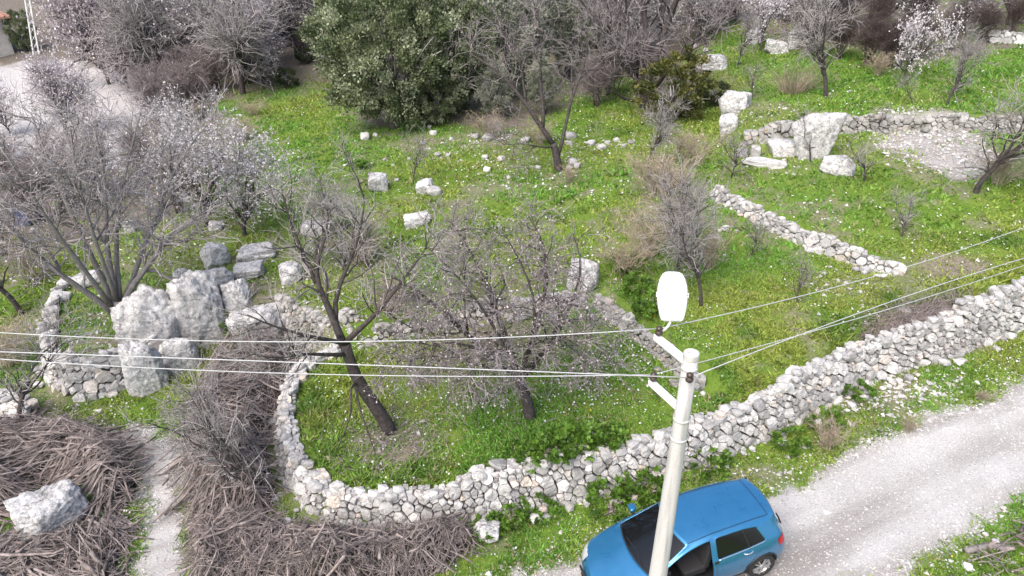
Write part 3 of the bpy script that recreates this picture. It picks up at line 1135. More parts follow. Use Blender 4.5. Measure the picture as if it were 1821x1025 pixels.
# the outcrop on the left: several fused blocks of one rock mass
oc = hit(310, 650)
root = thing('rock_outcrop', 'massive pitted grey rock outcrop with stepped faces beside the many-limbed tree', 'rock', oc)
oc_specs = [(240, 338, 505, 640, 61, 0.55), (325, 412, 482, 615, 62, 0.6), (312, 345, 476, 510, 63, 0.8), (338, 420, 478, 530, 68, 0.5), (238, 300, 600, 702, 64, 0.5), (298, 356, 596, 662, 65, 0.6), (405, 450, 492, 560, 66, 0.7), (420, 520, 540, 610, 67, 0.5)]
for x0, x1, yt, yb, sd, dp in oc_specs:
    rng = np.random.default_rng(sd)
    B = hit((x0 + x1) / 2, yb)
    dist = (B - CAM) @ _f
    w = (x1 - x0) * dist / FPX
    d = np.array([B[0], B[1], 0]) / np.hypot(B[0], B[1])
    dep = w * dp
    Cc = B + d * dep * 0.45
    zt = on_plane((x0 + x1) / 2, yt, Cc + d * dep * 0.2)[2]
    h = zt - B[2] + 0.4
    V, F = rock_arrays(rng, (w / 2 * 1.15, dep / 2 * 1.3, h / 2 * 1.12), 5, 30, 0.30, 1.6)
    me = mk('rock_block', V, [F], True, rng.random() * 0.6)
    obj('rock_block', me, 'boulder', root, (Cc[0] - oc[0], Cc[1] - oc[1], B[2] - 0.4 + h / 2 - oc[2]), (0, 0, -math.atan2(B[0], B[1])))

# loose white stones in the grass: each one a thing
LOOSE = [(650, 248, 22), (668, 243, 12), (706, 322, 10), (752, 257, 12), (778, 278, 12), (796, 280, 12), (862, 283, 14), (892, 285, 16), (866, 305, 16), (905, 317, 9), (1018, 292, 22), (1026, 298, 16), (1012, 302, 14), (957, 300, 12),
         (1052, 258, 16), (1070, 266, 18), (1080, 256, 12), (1096, 252, 14), (1110, 262, 12), (1122, 256, 14), (1015, 246, 22), (1012, 258, 16), (1290, 410, 16), (1280, 412, 8), (770, 240, 16), (764, 228, 10), (803, 250, 12), (846, 246, 16), (868, 250, 22),
         (935, 254, 20), (960, 250, 18), (1235, 84, 10), (1255, 92, 12), (905, 338, 10), (700, 296, 8), (684, 286, 8), (728, 284, 8), (742, 292, 8), (614, 296, 8), (1288, 456, 7), (1246, 690, 16), (1250, 702, 12), (1610, 552, 14), (1538, 578, 12), (1516, 586, 10),
         (490, 890, 16), (512, 930, 16), (500, 945, 13), (430, 880, 12), (497, 880, 10), (160, 985, 14), (180, 978, 14), (186, 990, 12), (172, 962, 10), (1770, 966, 14), (1752, 952, 10), (1720, 1012, 20), (1796, 1000, 12), (1690, 1000, 10), (930, 905, 14),
         (945, 900, 10), (690, 925, 10), (1395, 780, 9), (560, 560, 12), (585, 580, 10), (505, 556, 12), (60, 412, 14), (640, 960, 9), (1360, 836, 7), (1362, 905, 6), (1540, 700, 10), (1580, 690, 12), (1600, 706, 9), (1555, 722, 9), (1520, 690, 8)]
rock_meshes = []
for q in range(8):
    V, F = rock_arrays(np.random.default_rng(100 + q), (0.5, 0.42, 0.34), 3, 12, 0.12)
    rock_meshes.append(mk('loose_stone', V, [F], True, q / 8))
for q, (px, py, w) in enumerate(LOOSE):
    B = hit(px, py)
    wm = w * ((B - CAM) @ _f) / FPX
    o = obj('loose_stone', rock_meshes[q % 8], 'limestone', None, (B[0], B[1], B[2] + wm * 0.2), (random.uniform(-.2, .2), random.uniform(-.2, .2), random.uniform(0, 6.28)))
    o.scale = (wm, wm, wm)
    where = ('on the near verge of the gravel road' if px > 1600 and py > 900 else 'on the strip between roadside wall and road' if px > 880 and py > 680 else 'among the brushwood heaps' if py > 850 else
             'on the crest of the roadside wall by the dead brush' if px > 1500 and py > 500 else 'around the long-limbed tree' if 930 < px < 1040 and py < 310 else 'on the rubble line below the olives' if py < 262 and px < 1000 else
             'in the short row of stones below the massive dark tree' if py < 270 and px < 1200 else 'near the rounded grey boulder on the upper terrace' if py < 100 else 'on the grass below the slanting wall' if px > 1200 else 'in the middle field' if py < 400 else 'by the tumbled low wall')
    tag(o, 'small loose white stone lying ' + where, 'stone', 'loose white stones ' + where)


# ------------------------------------------------------------------ trees
def grow(start, dirs, L, n, wander, up, rng):
    P = np.zeros((len(start), n, 3))
    P[:, 0] = start
    d = norm(dirs)
    st = (np.asarray(L) / (n - 1))[:, None]
    for k in range(1, n):
        d = norm(d + rng.normal(0, wander, d.shape) + np.array([0, 0, up]))
        P[:, k] = P[:, k - 1] + d * st
    return P


def spawn(P, Rr, per, length, angle, n, wander, up, rs, rng, tmin=0.25, rmin=0.004, tip=0.35):
    m, k, _ = P.shape
    cnt = rng.poisson(per, m) if per < 6 else np.full(m, int(per))
    cnt = np.maximum(cnt, 1)
    i = np.repeat(np.arange(m), cnt)
    t = rng.uniform(tmin, 1.0, len(i))
    f = t * (k - 1) * 0.999
    a = f.astype(int)
    u = (f - a)[:, None]
    p = P[i, a] * (1 - u) + P[i, a + 1] * u
    tan = norm(P[i, a + 1] - P[i, a])
    rad = Rr[i, a] * (1 - u[:, 0]) + Rr[i, a + 1] * u[:, 0]
    perp = rng.normal(size=tan.shape)
    perp = norm(perp - (perp * tan).sum(1, keepdims=True) * tan)
    ang = np.abs(rng.normal(angle, angle * 0.3, len(i)))[:, None]
    d = np.cos(ang) * tan + np.sin(ang) * perp
    L = length * rng.uniform(0.55, 1.3, len(i)) * (1.25 - 0.55 * t)
    C = grow(p, d, L, n, wander, up, rng)
    r0 = np.maximum(rmin, np.minimum(rad * 0.85, rad * rs * rng.uniform(0.7, 1.2, len(i))))
    return C, r0[:, None] * np.linspace(1, tip, n)[None]


def trunk_lines(lines, n=9):
    """hand-drawn limbs [(points, r0, r1)] -> arrays with n points each"""
    Ps, Rs = [], []
    for pts, r0, r1 in lines:
        pts = np.array(pts, float)
        L = np.concatenate([[0], np.cumsum(np.linalg.norm(np.diff(pts, axis=0), axis=1))])
        s = np.linspace(0, L[-1], n)
        q = np.stack([np.interp(s, L, pts[:, k]) for k in range(3)], -1)
        q[1:-1] = 0.25 * q[:-2] + 0.5 * q[1:-1] + 0.25 * q[2:]
        Ps.append(q)
        Rs.append(np.linspace(r0, r1, n))
    return np.array(Ps), np.array(Rs)


def petals(pts, size, rng, col):
    m = len(pts)
    a = norm(rng.normal(size=(m, 3)))
    b2 = rng.normal(size=(m, 3))
    b2 = norm(b2 - (a * b2).sum(1, keepdims=True) * a)
    s = (size * rng.uniform(0.6, 1.3, m))[:, None]
    V = np.stack([pts - a * s, pts - b2 * s * 0.8, pts + a * s, pts + b2 * s * 0.8], 1)
    c = np.clip(np.asarray(col)[None] * rng.uniform(0.85, 1.08, (m, 1)) + rng.normal(0, 0.015, (m, 3)), 0, 1)
    Q = np.arange(m * 4).reshape(m, 4)
    return V.reshape(-1, 3), Q, np.repeat(c, 4, 0)


def build_tree(lines, levels, rng, bloom=0, n_bare=0, bloom_size=0.03, bloom_col=(0.78, 0.72, 0.74), rand_limbs=None, tsides=8):
    """-> dict of meshes trunk, crown, blossom. levels: (per, length, angle, n, wander, up, rscale, rmin)"""
    P, Rr = trunk_lines(lines)
    tr = Acc().tubes(P, Rr, tsides, True, 0.5)
    k0 = 1 if len(lines) in range(6, 13) else 0                # hand-drawn trees: no twigs on the trunk itself
    cur = [(P[k0:len(P) - n_bare], Rr[k0:len(P) - n_bare])]
    if rand_limbs:
        per, ln, ang, up, tmin, rs = rand_limbs
        C, r = spawn(P[:1], Rr[:1], per, ln, ang, 9, 0.16, up, rs, rng, tmin, tip=0.3)
        tr.tubes(C, r, 6, False, 0.5)
        cur.append((C, r))
    crown = Acc()
    last = None
    for lv, (per, ln, ang, n, wan, up, rs, rmin) in enumerate(levels):
        nxt = []
        for (P0, R0) in cur:
            C, r = spawn(P0, R0, per, ln, ang, n, wan, up, rs, rng, 0.3 if lv == 0 else 0.12, rmin)
            (tr if lv == 0 and len(levels) > 1 else crown).tubes(C, r, 4 if lv == 0 else 3)
            nxt.append((C, r))
        # a tree's next level grows from this one and, thinly, from the limbs
        cur = nxt
        last = nxt
    out = {'trunk': tr.mesh('trunk', True), 'crown': crown.mesh('crown', True)}
    if bloom:
        allp = np.concatenate([c.reshape(-1, 3) for c, _ in last])
        pk = allp[rng.integers(0, len(allp), bloom)] + rng.normal(0, 0.025, (bloom, 3))
        V, Q, c = petals(pk, bloom_size, rng, bloom_col)
        out['blossom'] = mk('blossom', V, [Q], False, None, c)
    h = max(v.co.z for v in out['crown'].vertices)
    out['h'] = h
    return out


def put_tree(T, label, loc, rz=0.0, scale=(1, 1, 1), group=None, name='bare_tree', cat='tree', mats=('bark_dark', 'twig_grey'), tilt=(0, 0)):
    root = thing(name, label, cat, loc, rz, group)
    root.rotation_euler = (tilt[0], tilt[1], rz)
    root.scale = scale
    for part, mt in (('trunk', mats[0]), ('crown', mats[1]), ('blossom', 'petal'), ('foliage', 'tree_leaf')):
        if part in T:
            o = obj(part, T[part], None, root)
            if not T[part].materials:
                T[part].materials.append(M[mt])
            if part == 'blossom':
                tag(o, kind='stuff')
    return root


def px_lines(B, specs):
    """limbs drawn over the photo: each ([(px,py,back)..], r0, r1) -> local coordinates about B"""
    out = []
    for pts, r0, r1 in specs:
        out.append(([on_plane(a, b2, B, bk) - B for a, b2, bk in pts], r0, r1))
    return out


def tops(px, py, ytop):
    B = hit(px, py)
    return B, max(0.3, on_plane(px, ytop, B)[2] - B[2])


# --- the dark leaning tree on the front terrace
B1 = hit(697, 768)
t1 = px_lines(B1, [
    ([(699, 775, 0), (672, 728, 0), (640, 685, 0), (622, 645, 0), (614, 612, 0)], 0.20, 0.135),
    ([(614, 620, 0), (594, 572, 0.1), (580, 535, 0.2), (562, 505, 0.3), (557, 475, 0.4), (580, 430, 0.6), (584, 385, 0.8)], 0.115, 0.02),
    ([(604, 600, 0), (592, 560, 0.2), (597, 520, 0.4), (620, 470, 0.6), (640, 420, 0.7), (648, 360, 0.8)], 0.075, 0.015),
    ([(616, 608, 0), (640, 585, -0.3), (668, 560, -0.6), (700, 520, -0.8), (730, 480, -0.9), (760, 440, -0.9)], 0.075, 0.014),
    ([(562, 505, 0.3), (548, 470, 0.5), (530, 430, 0.8), (510, 380, 1.0), (500, 330, 1.1)], 0.05, 0.012),
    ([(618, 612, 0), (590, 606, -0.3), (555, 600, -0.7), (510, 588, -1.0), (470, 575, -1.2), (440, 560, -1.3)], 0.065, 0.012),
    ([(620, 630, 0), (580, 632, -0.5), (540, 628, -0.9), (490, 640, -1.3), (455, 632, -1.5)], 0.06, 0.012),
    ([(636, 680, 0), (620, 690, -0.6), (628, 730, -0.8), (612, 770, -0.9), (600, 800, -1.0)], 0.04, 0.010),
    ([(632, 690, 0), (640, 730, -0.5), (655, 770, -0.8), (672, 820, -0.9)], 0.035, 0.008)])
T1 = build_tree(t1, [(11, 1.1, 0.8, 6, 0.24, 0.03, 0.6, 0.014), (6, 0.65, 0.8, 4, 0.24, 0.05, 0.7, 0.0088), (2, 0.38, 0.6, 3, 0.2, 0.06, 0.8, 0.0068)], np.random.default_rng(1), n_bare=2)
put_tree(T1, 'dark leaning bare tree with crooked limbs rooted on the front terrace', B1, mats=('bark_dark', 'twig_grey'))

# --- the dense low spreading tree beside it
B2 = hit(942, 745)
t2 = px_lines(B2, [
    ([(944, 750, 0), (938, 715, 0), (930, 690, 0), (915, 662, 0)], 0.16, 0.12),
    ([(915, 665, 0), (875, 640, 0.1), (840, 605, 0.2), (790, 555, 0.3), (735, 510, 0.4), (672, 480, 0.4)], 0.09, 0.016),
    ([(918, 662, 0), (905, 610, 0.5), (880, 550, 0.9), (858, 490, 1.2), (830, 430, 1.4), (800, 395, 1.5)], 0.085, 0.016),
    ([(925, 668, 0), (945, 610, 0.5), (965, 550, 0.9), (975, 480, 1.2), (965, 420, 1.4), (940, 385, 1.5)], 0.085, 0.016),
    ([(930, 672, 0), (965, 635, 0.0), (1000, 580, 0.2), (1025, 520, 0.4), (1040, 460, 0.6), (1020, 420, 0.8)], 0.07, 0.014),
    ([(915, 662, 0), (895, 610, -0.6), (860, 550, -0.8), (815, 490, -0.8), (760, 440, -0.7)], 0.06, 0.012),
    ([(925, 668, 0), (945, 610, -0.6), (955, 540, -0.9), (930, 470, -0.8), (900, 420, -0.6)], 0.06, 0.012),
    ([(905, 655, 0), (860, 655, -0.3), (800, 630, -0.5), (745, 590, -0.5), (690, 560, -0.5)], 0.05, 0.010),
    ([(915, 668, 0), (870, 630, -0.6), (815, 605, -1.0), (760, 612, -1.2), (705, 645, -1.3)], 0.05, 0.010),
    ([(925, 672, 0), (970, 620, -0.5), (1020, 585, -0.8), (1060, 600, -0.9), (1085, 640, -1.0)], 0.05, 0.010),
    ([(920, 668, 0), (900, 630, -1.0), (865, 625, -1.6), (830, 670, -1.8)], 0.045, 0.010)])
T2 = build_tree(t2, [(16, 1.2, 1.0, 6, 0.3, -0.04, 0.6, 0.014), (9, 0.7, 0.9, 4, 0.34, -0.05, 0.7, 0.0092), (3, 0.4, 0.8, 3, 0.34, -0.02, 0.8, 0.0072)], np.random.default_rng(2), 4200, 0, 0.02, (0.70, 0.60, 0.60))
put_tree(T2, 'low wide bare tree with tangled mauve twigs and faint buds on the front terrace', B2, mats=('bark_dark', 'twig_dusk'))

# --- the many-limbed tree by the outcrop
B3 = hit(213, 568)
t3 = px_lines(B3, [
    ([(214, 572, 0), (212, 552, 0), (211, 535, 0)], 0.26, 0.19),
    ([(213, 550, 0), (238, 505, -0.2), (268, 465, -0.3), (300, 425, -0.4), (325, 400, -0.5), (372, 380, -0.5)], 0.12, 0.03),
    ([(205, 560, 0), (170, 530, -0.1), (130, 505, -0.2), (95, 480, -0.2), (50, 440, -0.3), (10, 400, -0.4)], 0.12, 0.03),
    ([(208, 545, 0), (196, 480, 0.2), (186, 420, 0.4), (192, 350, 0.6), (178, 270, 0.8), (160, 190, 1.0)], 0.11, 0.02),
    ([(214, 545, 0), (207, 480, 0.4), (205, 420, 0.8), (215, 340, 1.2), (232, 270, 1.5), (250, 200, 1.8)], 0.10, 0.02),
    ([(205, 548, 0), (170, 470, 0.5), (130, 390, 0.9), (100, 320, 1.2), (75, 260, 1.5), (55, 200, 1.7)], 0.10, 0.02),
    ([(218, 540, 0), (246, 470, 0.6), (275, 390, 1.0), (305, 310, 1.4), (340, 250, 1.6), (380, 210, 1.6)], 0.09, 0.018),
    ([(200, 548, 0), (150, 480, -0.6), (90, 400, -1.0), (40, 320, -1.2), (0, 260, -1.4)], 0.09, 0.02),
    ([(210, 540, 0), (180, 460, -0.8), (150, 370, -1.2), (130, 280, -1.4), (120, 180, -1.4)], 0.08, 0.016)])
T3 = build_tree(t3, [(14, 1.8, 0.75, 7, 0.24, 0.04, 0.6, 0.018), (8, 1.05, 0.8, 4, 0.28, 0.04, 0.7, 0.0125), (3, 0.62, 0.7, 3, 0.28, 0.05, 0.8, 0.0095)], np.random.default_rng(3), 2200, 0, 0.024, (0.74, 0.69, 0.71))  # pale flecks added to lighten the crown's haze; this tree bears no blossom
put_tree(T3, 'big many-limbed bare tree with mauve-grey twigs beside the rock outcrop', B3, mats=('bark_grey', 'twig_mauve'))

# --- the tree with a long limb to one side, mid field
B4 = hit(993, 305)
t4 = px_lines(B4, [
    ([(994, 308, 0), (990, 280, 0), (984, 255, 0)], 0.19, 0.15),
    ([(984, 258, 0), (962, 225, 0), (935, 185, 0.1), (905, 145, 0.2), (870, 115, 0.3), (835, 95, 0.4)], 0.125, 0.03),
    ([(965, 228, 0), (968, 190, 0.3), (958, 140, 0.5), (965, 80, 0.8), (955, 20, 1.0)], 0.09, 0.02),
    ([(992, 280, 0), (1004, 240, 0.3), (1010, 195, 0.5), (1030, 140, 0.8), (1050, 90, 1.0), (1040, 40, 1.2)], 0.085, 0.02),
    ([(935, 185, 0.1), (930, 140, 0.5), (920, 90, 0.8), (890, 50, 1.0)], 0.06, 0.015),
    ([(985, 262, 0), (960, 262, -0.6), (930, 255, -1.0), (895, 258, -1.2)], 0.05, 0.012)])
T4 = build_tree(t4, [(11, 1.8, 0.8, 7, 0.25, 0.03, 0.5, 0.014), (6, 1.0, 0.8, 4, 0.28, 0.03, 0.7, 0.013), (2, 0.6, 0.7, 3, 0.28, 0.03, 0.8, 0.0105)], np.random.default_rng(4))
put_tree(T4, 'bare tree mid field with one long limb reaching out over the grass', B4, mats=('bark_dark', 'twig_dusk'))

# --- the big dark multi-stemmed trees at the wood edge
B5 = hit(1150, 192)
t5 = px_lines(B5, [
    ([(1152, 196, 0), (1150, 160, 0), (1152, 130, 0)], 0.42, 0.30),
    ([(1150, 135, 0), (1125, 70, 0), (1100, 10, 0.3), (1060, -60, 0.5), (1030, -120, 0.8)], 0.2, 0.04),
    ([(1152, 135, 0), (1150, 60, 0.3), (1142, -20, 0.6), (1150, -110, 0.8)], 0.2, 0.04),
    ([(1156, 135, 0), (1178, 70, 0), (1200, 0, 0.2), (1235, -70, 0.4), (1260, -120, 0.5)], 0.2, 0.04),
    ([(1145, 160, 0), (1105, 110, -0.6), (1075, 50, -1.0), (1030, 0, -1.4), (1000, -40, -1.6)], 0.13, 0.03),
    ([(1158, 165, 0), (1200, 110, -0.6), (1240, 70, -1.0), (1290, 30, -1.4)], 0.13, 0.03),
    ([(1140, 180, 0), (1105, 178, -0.8), (1085, 150, -1.2), (1120, 90, -1.5)], 0.08, 0.02)])
T5 = build_tree(t5, [(14, 2.6, 0.7, 7, 0.2, 0.05, 0.5, 0.022), (7, 1.4, 0.75, 4, 0.24, 0.05, 0.7, 0.018), (2, 0.8, 0.7, 3, 0.26, 0.05, 0.8, 0.014)], np.random.default_rng(5))
put_tree(T5, 'massive dark multi-stemmed bare tree at the wood edge beside the yellow-green shrub', B5, mats=('bark_dark', 'twig_dusk'))


# --- prototypes for the smaller and farther trees (unit: metres, about 5 m tall)
def proto(seed, h=5.0, lean=0.2, limbs=5, ang=0.6, trunk=0.35, r=0.09, lv=None, bloom=0, bsize=0.045, bcol=(0.8, 0.75, 0.77), crook=0.12):
    rng = np.random.default_rng(seed)
    a = rng.uniform(0, 6.28)
    top = trunk * h
    line = [(0, 0, -0.15)]
    for k in range(1, 5):
        f = k / 4
        line.append((lean * f * f * math.cos(a) * h * 0.3 + rng.normal(0, crook * 0.2), lean * f * f * math.sin(a) * h * 0.3 + rng.normal(0, crook * 0.2), top * f))
    lv = lv or [(8, h * 0.28, 0.8, 6, 0.24, 0.06, 0.5, 0.010), (5, h * 0.17, 0.8, 4, 0.27, 0.06, 0.7, 0.0095), (2, h * 0.10, 0.7, 3, 0.28, 0.05, 0.8, 0.0075)]
    T = build_tree([(line, r, r * 0.7)], lv, rng, bloom, 0, bsize, bcol, (limbs, h * 0.52, ang, 0.10, 0.6, 0.62))
    T['h'] = float(np.percentile([v.co.z for v in T['crown'].vertices][::7], 99.3))
    return T


YOUNG = [proto(20 + q, 4.0, 0.5, 5 + q % 3, 0.6, 0.32, 0.07) for q in range(4)]
SAPL = [proto(40 + q, 2.4, 0.5, 4, 0.5, 0.35, 0.028, [(6, 0.7, 0.8, 5, 0.24, 0.06, 0.6, 0.0075), (5, 0.4, 0.8, 3, 0.26, 0.05, 0.7, 0.006)]) for q in range(3)]
BLOOM = [proto(50 + q, 4.0, 0.4, 6, 0.55, 0.3, 0.07, None, 2600, 0.042, (0.80, 0.74, 0.76)) for q in range(2)]
BLOOM2 = [proto(55 + q, 5.0, 0.2, 7, 0.55, 0.22, 0.09, None, 4600, 0.031, (0.74, 0.70, 0.715)) for q in range(2)]
WOOD_LV = [(11, 2.2, 0.75, 6, 0.24, 0.05, 0.6, 0.03), (7, 1.3, 0.8, 4, 0.28, 0.05, 0.7, 0.021), (2, 0.8, 0.7, 3, 0.28, 0.04, 0.8, 0.016)]
WOODT = [proto(60 + q, 7.0, 0.3, 7, 0.5, 0.25, 0.18, WOOD_LV, (0, 900, 0, 1800)[q], 0.055, (0.74, 0.68, 0.70)) for q in range(4)]
WOODB = [proto(70 + q, 6.0, 0.3, 7, 0.5, 0.25, 0.13, WOOD_LV, 5200, 0.055, (0.78, 0.70, 0.73)) for q in range(2)]


def coppice(seed, h, stems, spread, lv, r=0.02):
    rng = np.random.default_rng(seed)
    lines = []
    for k in range(stems):
        a, s = rng.uniform(0, 6.28), rng.uniform(0.1, 1.0) * spread
        b0 = rng.uniform(0, 0.18 * spread)
        d = np.array([math.cos(a), math.sin(a), 0])
        e = np.array([math.cos(a + 0.6), math.sin(a + 0.6), 0])
        hh = h * rng.uniform(0.6, 1.0)
        lines.append(([d * b0 + (0, 0, -0.1), d * s * 0.35 + (0, 0, hh * 0.4), (d + e) * 0.5 * s * 0.75 + (0, 0, hh * 0.75), e * s + (0, 0, hh)], r * rng.uniform(0.6, 1.3), r * 0.3))
    T = build_tree(lines, lv, rng, tsides=5)
    T['h'] = h * 1.08
    return T


SHRUB = [coppice(80 + q, 1.6, 24, 1.1, [(6, 0.45, 0.7, 4, 0.2, 0.03, 0.6, 0.0075), (5, 0.28, 0.7, 3, 0.22, 0.02, 0.7, 0.006)], 0.012) for q in range(3)]
THICK, THICKD = [[coppice(90 + q + d, 4.2, 18, 1.5, [(8, 1.3, 0.8, 5, 0.25, 0.03, 0.55, 0.014), (6, 0.8, 0.7, 4, 0.2, 0.03, 0.6, 0.0115), (3, 0.5, 0.6, 3, 0.2, 0.03, 0.7, 0.0095)], 0.04) for q in range(3)] for d in (0, 5)]


def grassy(seed, h, n, spread):
    """arching dry stalks"""
    rng = np.random.default_rng(seed)
    a = rng.uniform(0, 6.28, n)
    b0 = rng.uniform(0, 1, n)[:, None] ** 0.5 * spread * 0.35
    d = np.stack([np.cos(a), np.sin(a), np.zeros(n)], -1)
    dirs = d * rng.uniform(0.1, 0.8, n)[:, None] + np.array([0, 0, 1])
    P = grow(d * b0, dirs, h * rng.uniform(0.6, 1.2, n), 5, 0.1, -0.10, rng)
    T = {'crown': Acc().tubes(P, np.full((n, 1), 0.0065) * np.linspace(1, 0.4, 5)[None], 3).mesh('stalks'), 'h': h}
    return T


STALK = [grassy(95 + q, 1.1, 220, 1.0) for q in range(2)]


# leafy evergreens
def leafy(seed, rx, ry, h, clumps, per, leaf, cols, base=0.15, limbs=6):
    rng = np.random.default_rng(seed)
    T = build_tree([([(0, 0, -0.2), (0.05, 0, 0.2 * h), (0.1, 0.05, 0.35 * h)], 0.05 * h, 0.03 * h)], [(4, 0.3 * h, 0.6, 5, 0.15, 0.06, 0.5, 0.02)], rng, rand_limbs=(limbs, 0.55 * h, 0.7, 0.1, 0.3, 0.6))
    # clump centres spread through the crown, denser towards its skin, on an uneven outline
    d = norm(rng.normal(size=(clumps, 3)))
    rad = rng.uniform(0.35, 1.0, clumps) ** 0.5
    lump = 0.72 + 0.5 * fbm(d[:, 0] * 2.1 + seed, d[:, 1] * 2.1, d[:, 2] * 2.1, seed, 3)
    zc = h * (base + (1 - base) * 0.5)
    C = d * (rad * lump)[:, None] * np.array([rx, ry, h * (1 - base) * 0.5]) + np.array([0, 0, zc])
    C[:, 2] = np.maximum(C[:, 2], 0.12)
    cr = 0.12 * (rx + ry) / 2 * rng.uniform(0.6, 1.3, clumps)
    i = np.repeat(np.arange(clumps), per)
    m = len(i)
    g = rng.normal(size=(m, 3)) * (0.55 * cr[i])[:, None]
    P = C[i] + g * np.array([1, 1, 0.8])
    ax = norm(rng.normal(0, 0.6, (m, 3)) + norm(d[i]) * 0.7 + np.array([0, 0, 0.5]))
    sd = norm(np.cross(ax, rng.normal(size=(m, 3))))
    L = (leaf * rng.uniform(0.6, 1.4, m))[:, None]
    W = L * 0.30
    V = np.stack([P, P + ax * L * 0.5 + sd * W, P + ax * L, P + ax * L * 0.5 - sd * W], 1)
    cc = np.asarray(cols)
    ct = rng.random(clumps)
    pick = np.clip((ct[i] * 0.85 + rng.random(m) * 0.25) * (len(cc) - 1), 0, len(cc) - 1.001)
    a = pick.astype(int)
    u = (pick - a)[:, None]
    col = cc[a] * (1 - u) + cc[np.minimum(a + 1, len(cc) - 1)] * u
    T['foliage'] = mk('foliage', V.reshape(-1, 3), [np.arange(m * 4).reshape(m, 4)], False, None, np.repeat(col, 4, 0))
    T['h'] = h
    return T


OLIVE_C = [(0.045, 0.065, 0.03), (0.09, 0.12, 0.05), (0.19, 0.225, 0.115), (0.38, 0.41, 0.27)]
PALE_C = [(0.10, 0.12, 0.075), (0.18, 0.20, 0.14), (0.27, 0.285, 0.22), (0.33, 0.34, 0.28)]
YELL_C = [(0.035, 0.045, 0.012), (0.075, 0.085, 0.02), (0.13, 0.135, 0.03), (0.19, 0.18, 0.05)]
DARK_C = [(0.025, 0.035, 0.015), (0.045, 0.06, 0.024), (0.075, 0.095, 0.04)]
OLIVE = [leafy(101, 3.1, 2.6, 6.2, 230, 190, 0.125, OLIVE_C, 0.0), leafy(102, 2.6, 2.4, 5.4, 180, 170, 0.13, OLIVE_C, 0.02)]
PALEO = [leafy(103, 2.6, 2.2, 6.0, 170, 140, 0.14, PALE_C, 0.05)]
YELLS = [leafy(104, 1.7, 1.5, 3.2, 90, 90, 0.12, YELL_C, 0.0)]
DARKS = [leafy(105, 1.2, 1.1, 1.8, 60, 80, 0.10, DARK_C, 0.0)]

UP = 0.0


def stand(T, label, px, py, ytop, spread=1.0, group=None, rz=None, name='bare_tree', mats=('bark_dark', 'twig_grey'), cat='tree', tilt=(0, 0)):
    B, h = tops(px, py, ytop)
    s = h / T['h']
    return put_tree(T, label, B, random.uniform(0, 6.28) if rz is None else rz, (s * spread, s * spread, s), group, name, cat, mats, tilt)


G_E = 'twig_grey'
stand(OLIVE[0], 'large dark olive tree leafy to the ground beside the open grass lane', 702, 228, -60, 0.88, name='olive_tree', rz=0.4)
stand(OLIVE[1], 'dark olive tree merging into the larger one, standing behind it', 640, 150, -60, 1.0, name='olive_tree', rz=2.0)
stand(OLIVE[1], 'grey-green olive tree between the large dark olive and the bare wood', 800, 200, -30, 0.85, name='olive_tree', rz=3.7)
stand(PALEO[0], 'pale silvery olive tree behind the long-limbed bare tree', 905, 175, -50, 0.95, name='olive_tree', rz=1.0)
stand(PALEO[0], 'second pale silvery olive tree, closer to the massive dark tree', 1010, 140, -60, 0.8, name='olive_tree', rz=4.2)
stand(PALEO[0], 'low pale silvery bush under the long limb of the mid-field tree', 880, 212, 110, 0.9, name='olive_bush', cat='bush', rz=2.0)
stand(PALEO[0], 'low pale silvery bush just behind the mid-field tree trunk', 965, 205, 105, 0.8, name='olive_bush', cat='bush', rz=5.1)
stand(OLIVE[1], 'low dark olive bush on the rubble line beside the large dark olive', 775, 222, 120, 0.9, name='olive_bush', cat='bush', rz=0.7)
stand(THICK[1], 'grey leafless bush between the mid-field tree and the massive dark tree', 1060, 190, 105, 1.1, name='bare_bush', cat='bush', mats=('twig_dark', 'twig_brown'))
stand(YELLS[0], 'yellow-green evergreen shrub at the foot of the massive dark tree', 1190, 215, 85, 1.1, name='evergreen_shrub', cat='shrub')
stand(YELLS[0], 'yellow-green evergreen shrub beside the rounded grey boulder', 1222, 198, 118, 0.7, name='evergreen_shrub', cat='shrub', rz=2.2)
stand(DARKS[0], 'dark brownish evergreen bush next to the weathered tall rock', 1268, 190, 138, 1.0, name='evergreen_bush', cat='bush')
stand(DARKS[0], 'round dark green bush alone at the edge of the grass lane', 512, 157, 117, 1.0, name='evergreen_bush', cat='bush', rz=1.0)
stand(DARKS[0], 'dark green bush at the end of the grass lane below the olive', 548, 112, 82, 1.3, name='evergreen_bush', cat='bush', rz=2.0)
stand(OLIVE[1], 'dark evergreen tree beside the pale house', 48, 92, 12, 0.7, name='evergreen_tree', rz=5.0, cat='tree')

# almonds and saplings over the right-hand terraces
stand(YOUNG[0], 'upright young bare tree with straight fine branches on the upper terrace', 1469, 172, -35, 0.9, rz=1.2)
stand(BLOOM[0], 'small tree covered in white blossom in front of the dark thicket', 1606, 142, 12, 0.75, name='blossom_tree', rz=0.5)
stand(YOUNG[1], 'vase-shaped bare tree on two low stems right of the white blossom tree', 1684, 188, 42, 0.85, rz=2.0)
stand(YOUNG[2], 'slanting bare tree below the terrace wall with branches over the frame edge', 1735, 344, 135, 1.15, rz=4.0, tilt=(0.0, 0.25))
stand(YOUNG[3], 'small round-crowned bare tree alone on the field beyond the slanting wall', 1602, 424, 338, 1.1, rz=3.0)
stand(BLOOM[1], 'slanting dark trunk with sparse white blossom among the pale boulders', 1352, 96, -50, 0.9, name='blossom_tree', rz=1.5, tilt=(0, 0.2))
stand(YOUNG[1], 'thin bare tree over the rounded grey boulder', 1311, 118, -10, 0.6, rz=0.2)
stand(YOUNG[3], 'crooked small bare tree right of the squarish grey boulder', 1536, 324, 232, 1.0, rz=5.2, tilt=(0, 0.2))
stand(SAPL[0], 'thin bare sapling growing in front of the tall upright boulder', 1440, 290, 190, 1.1)
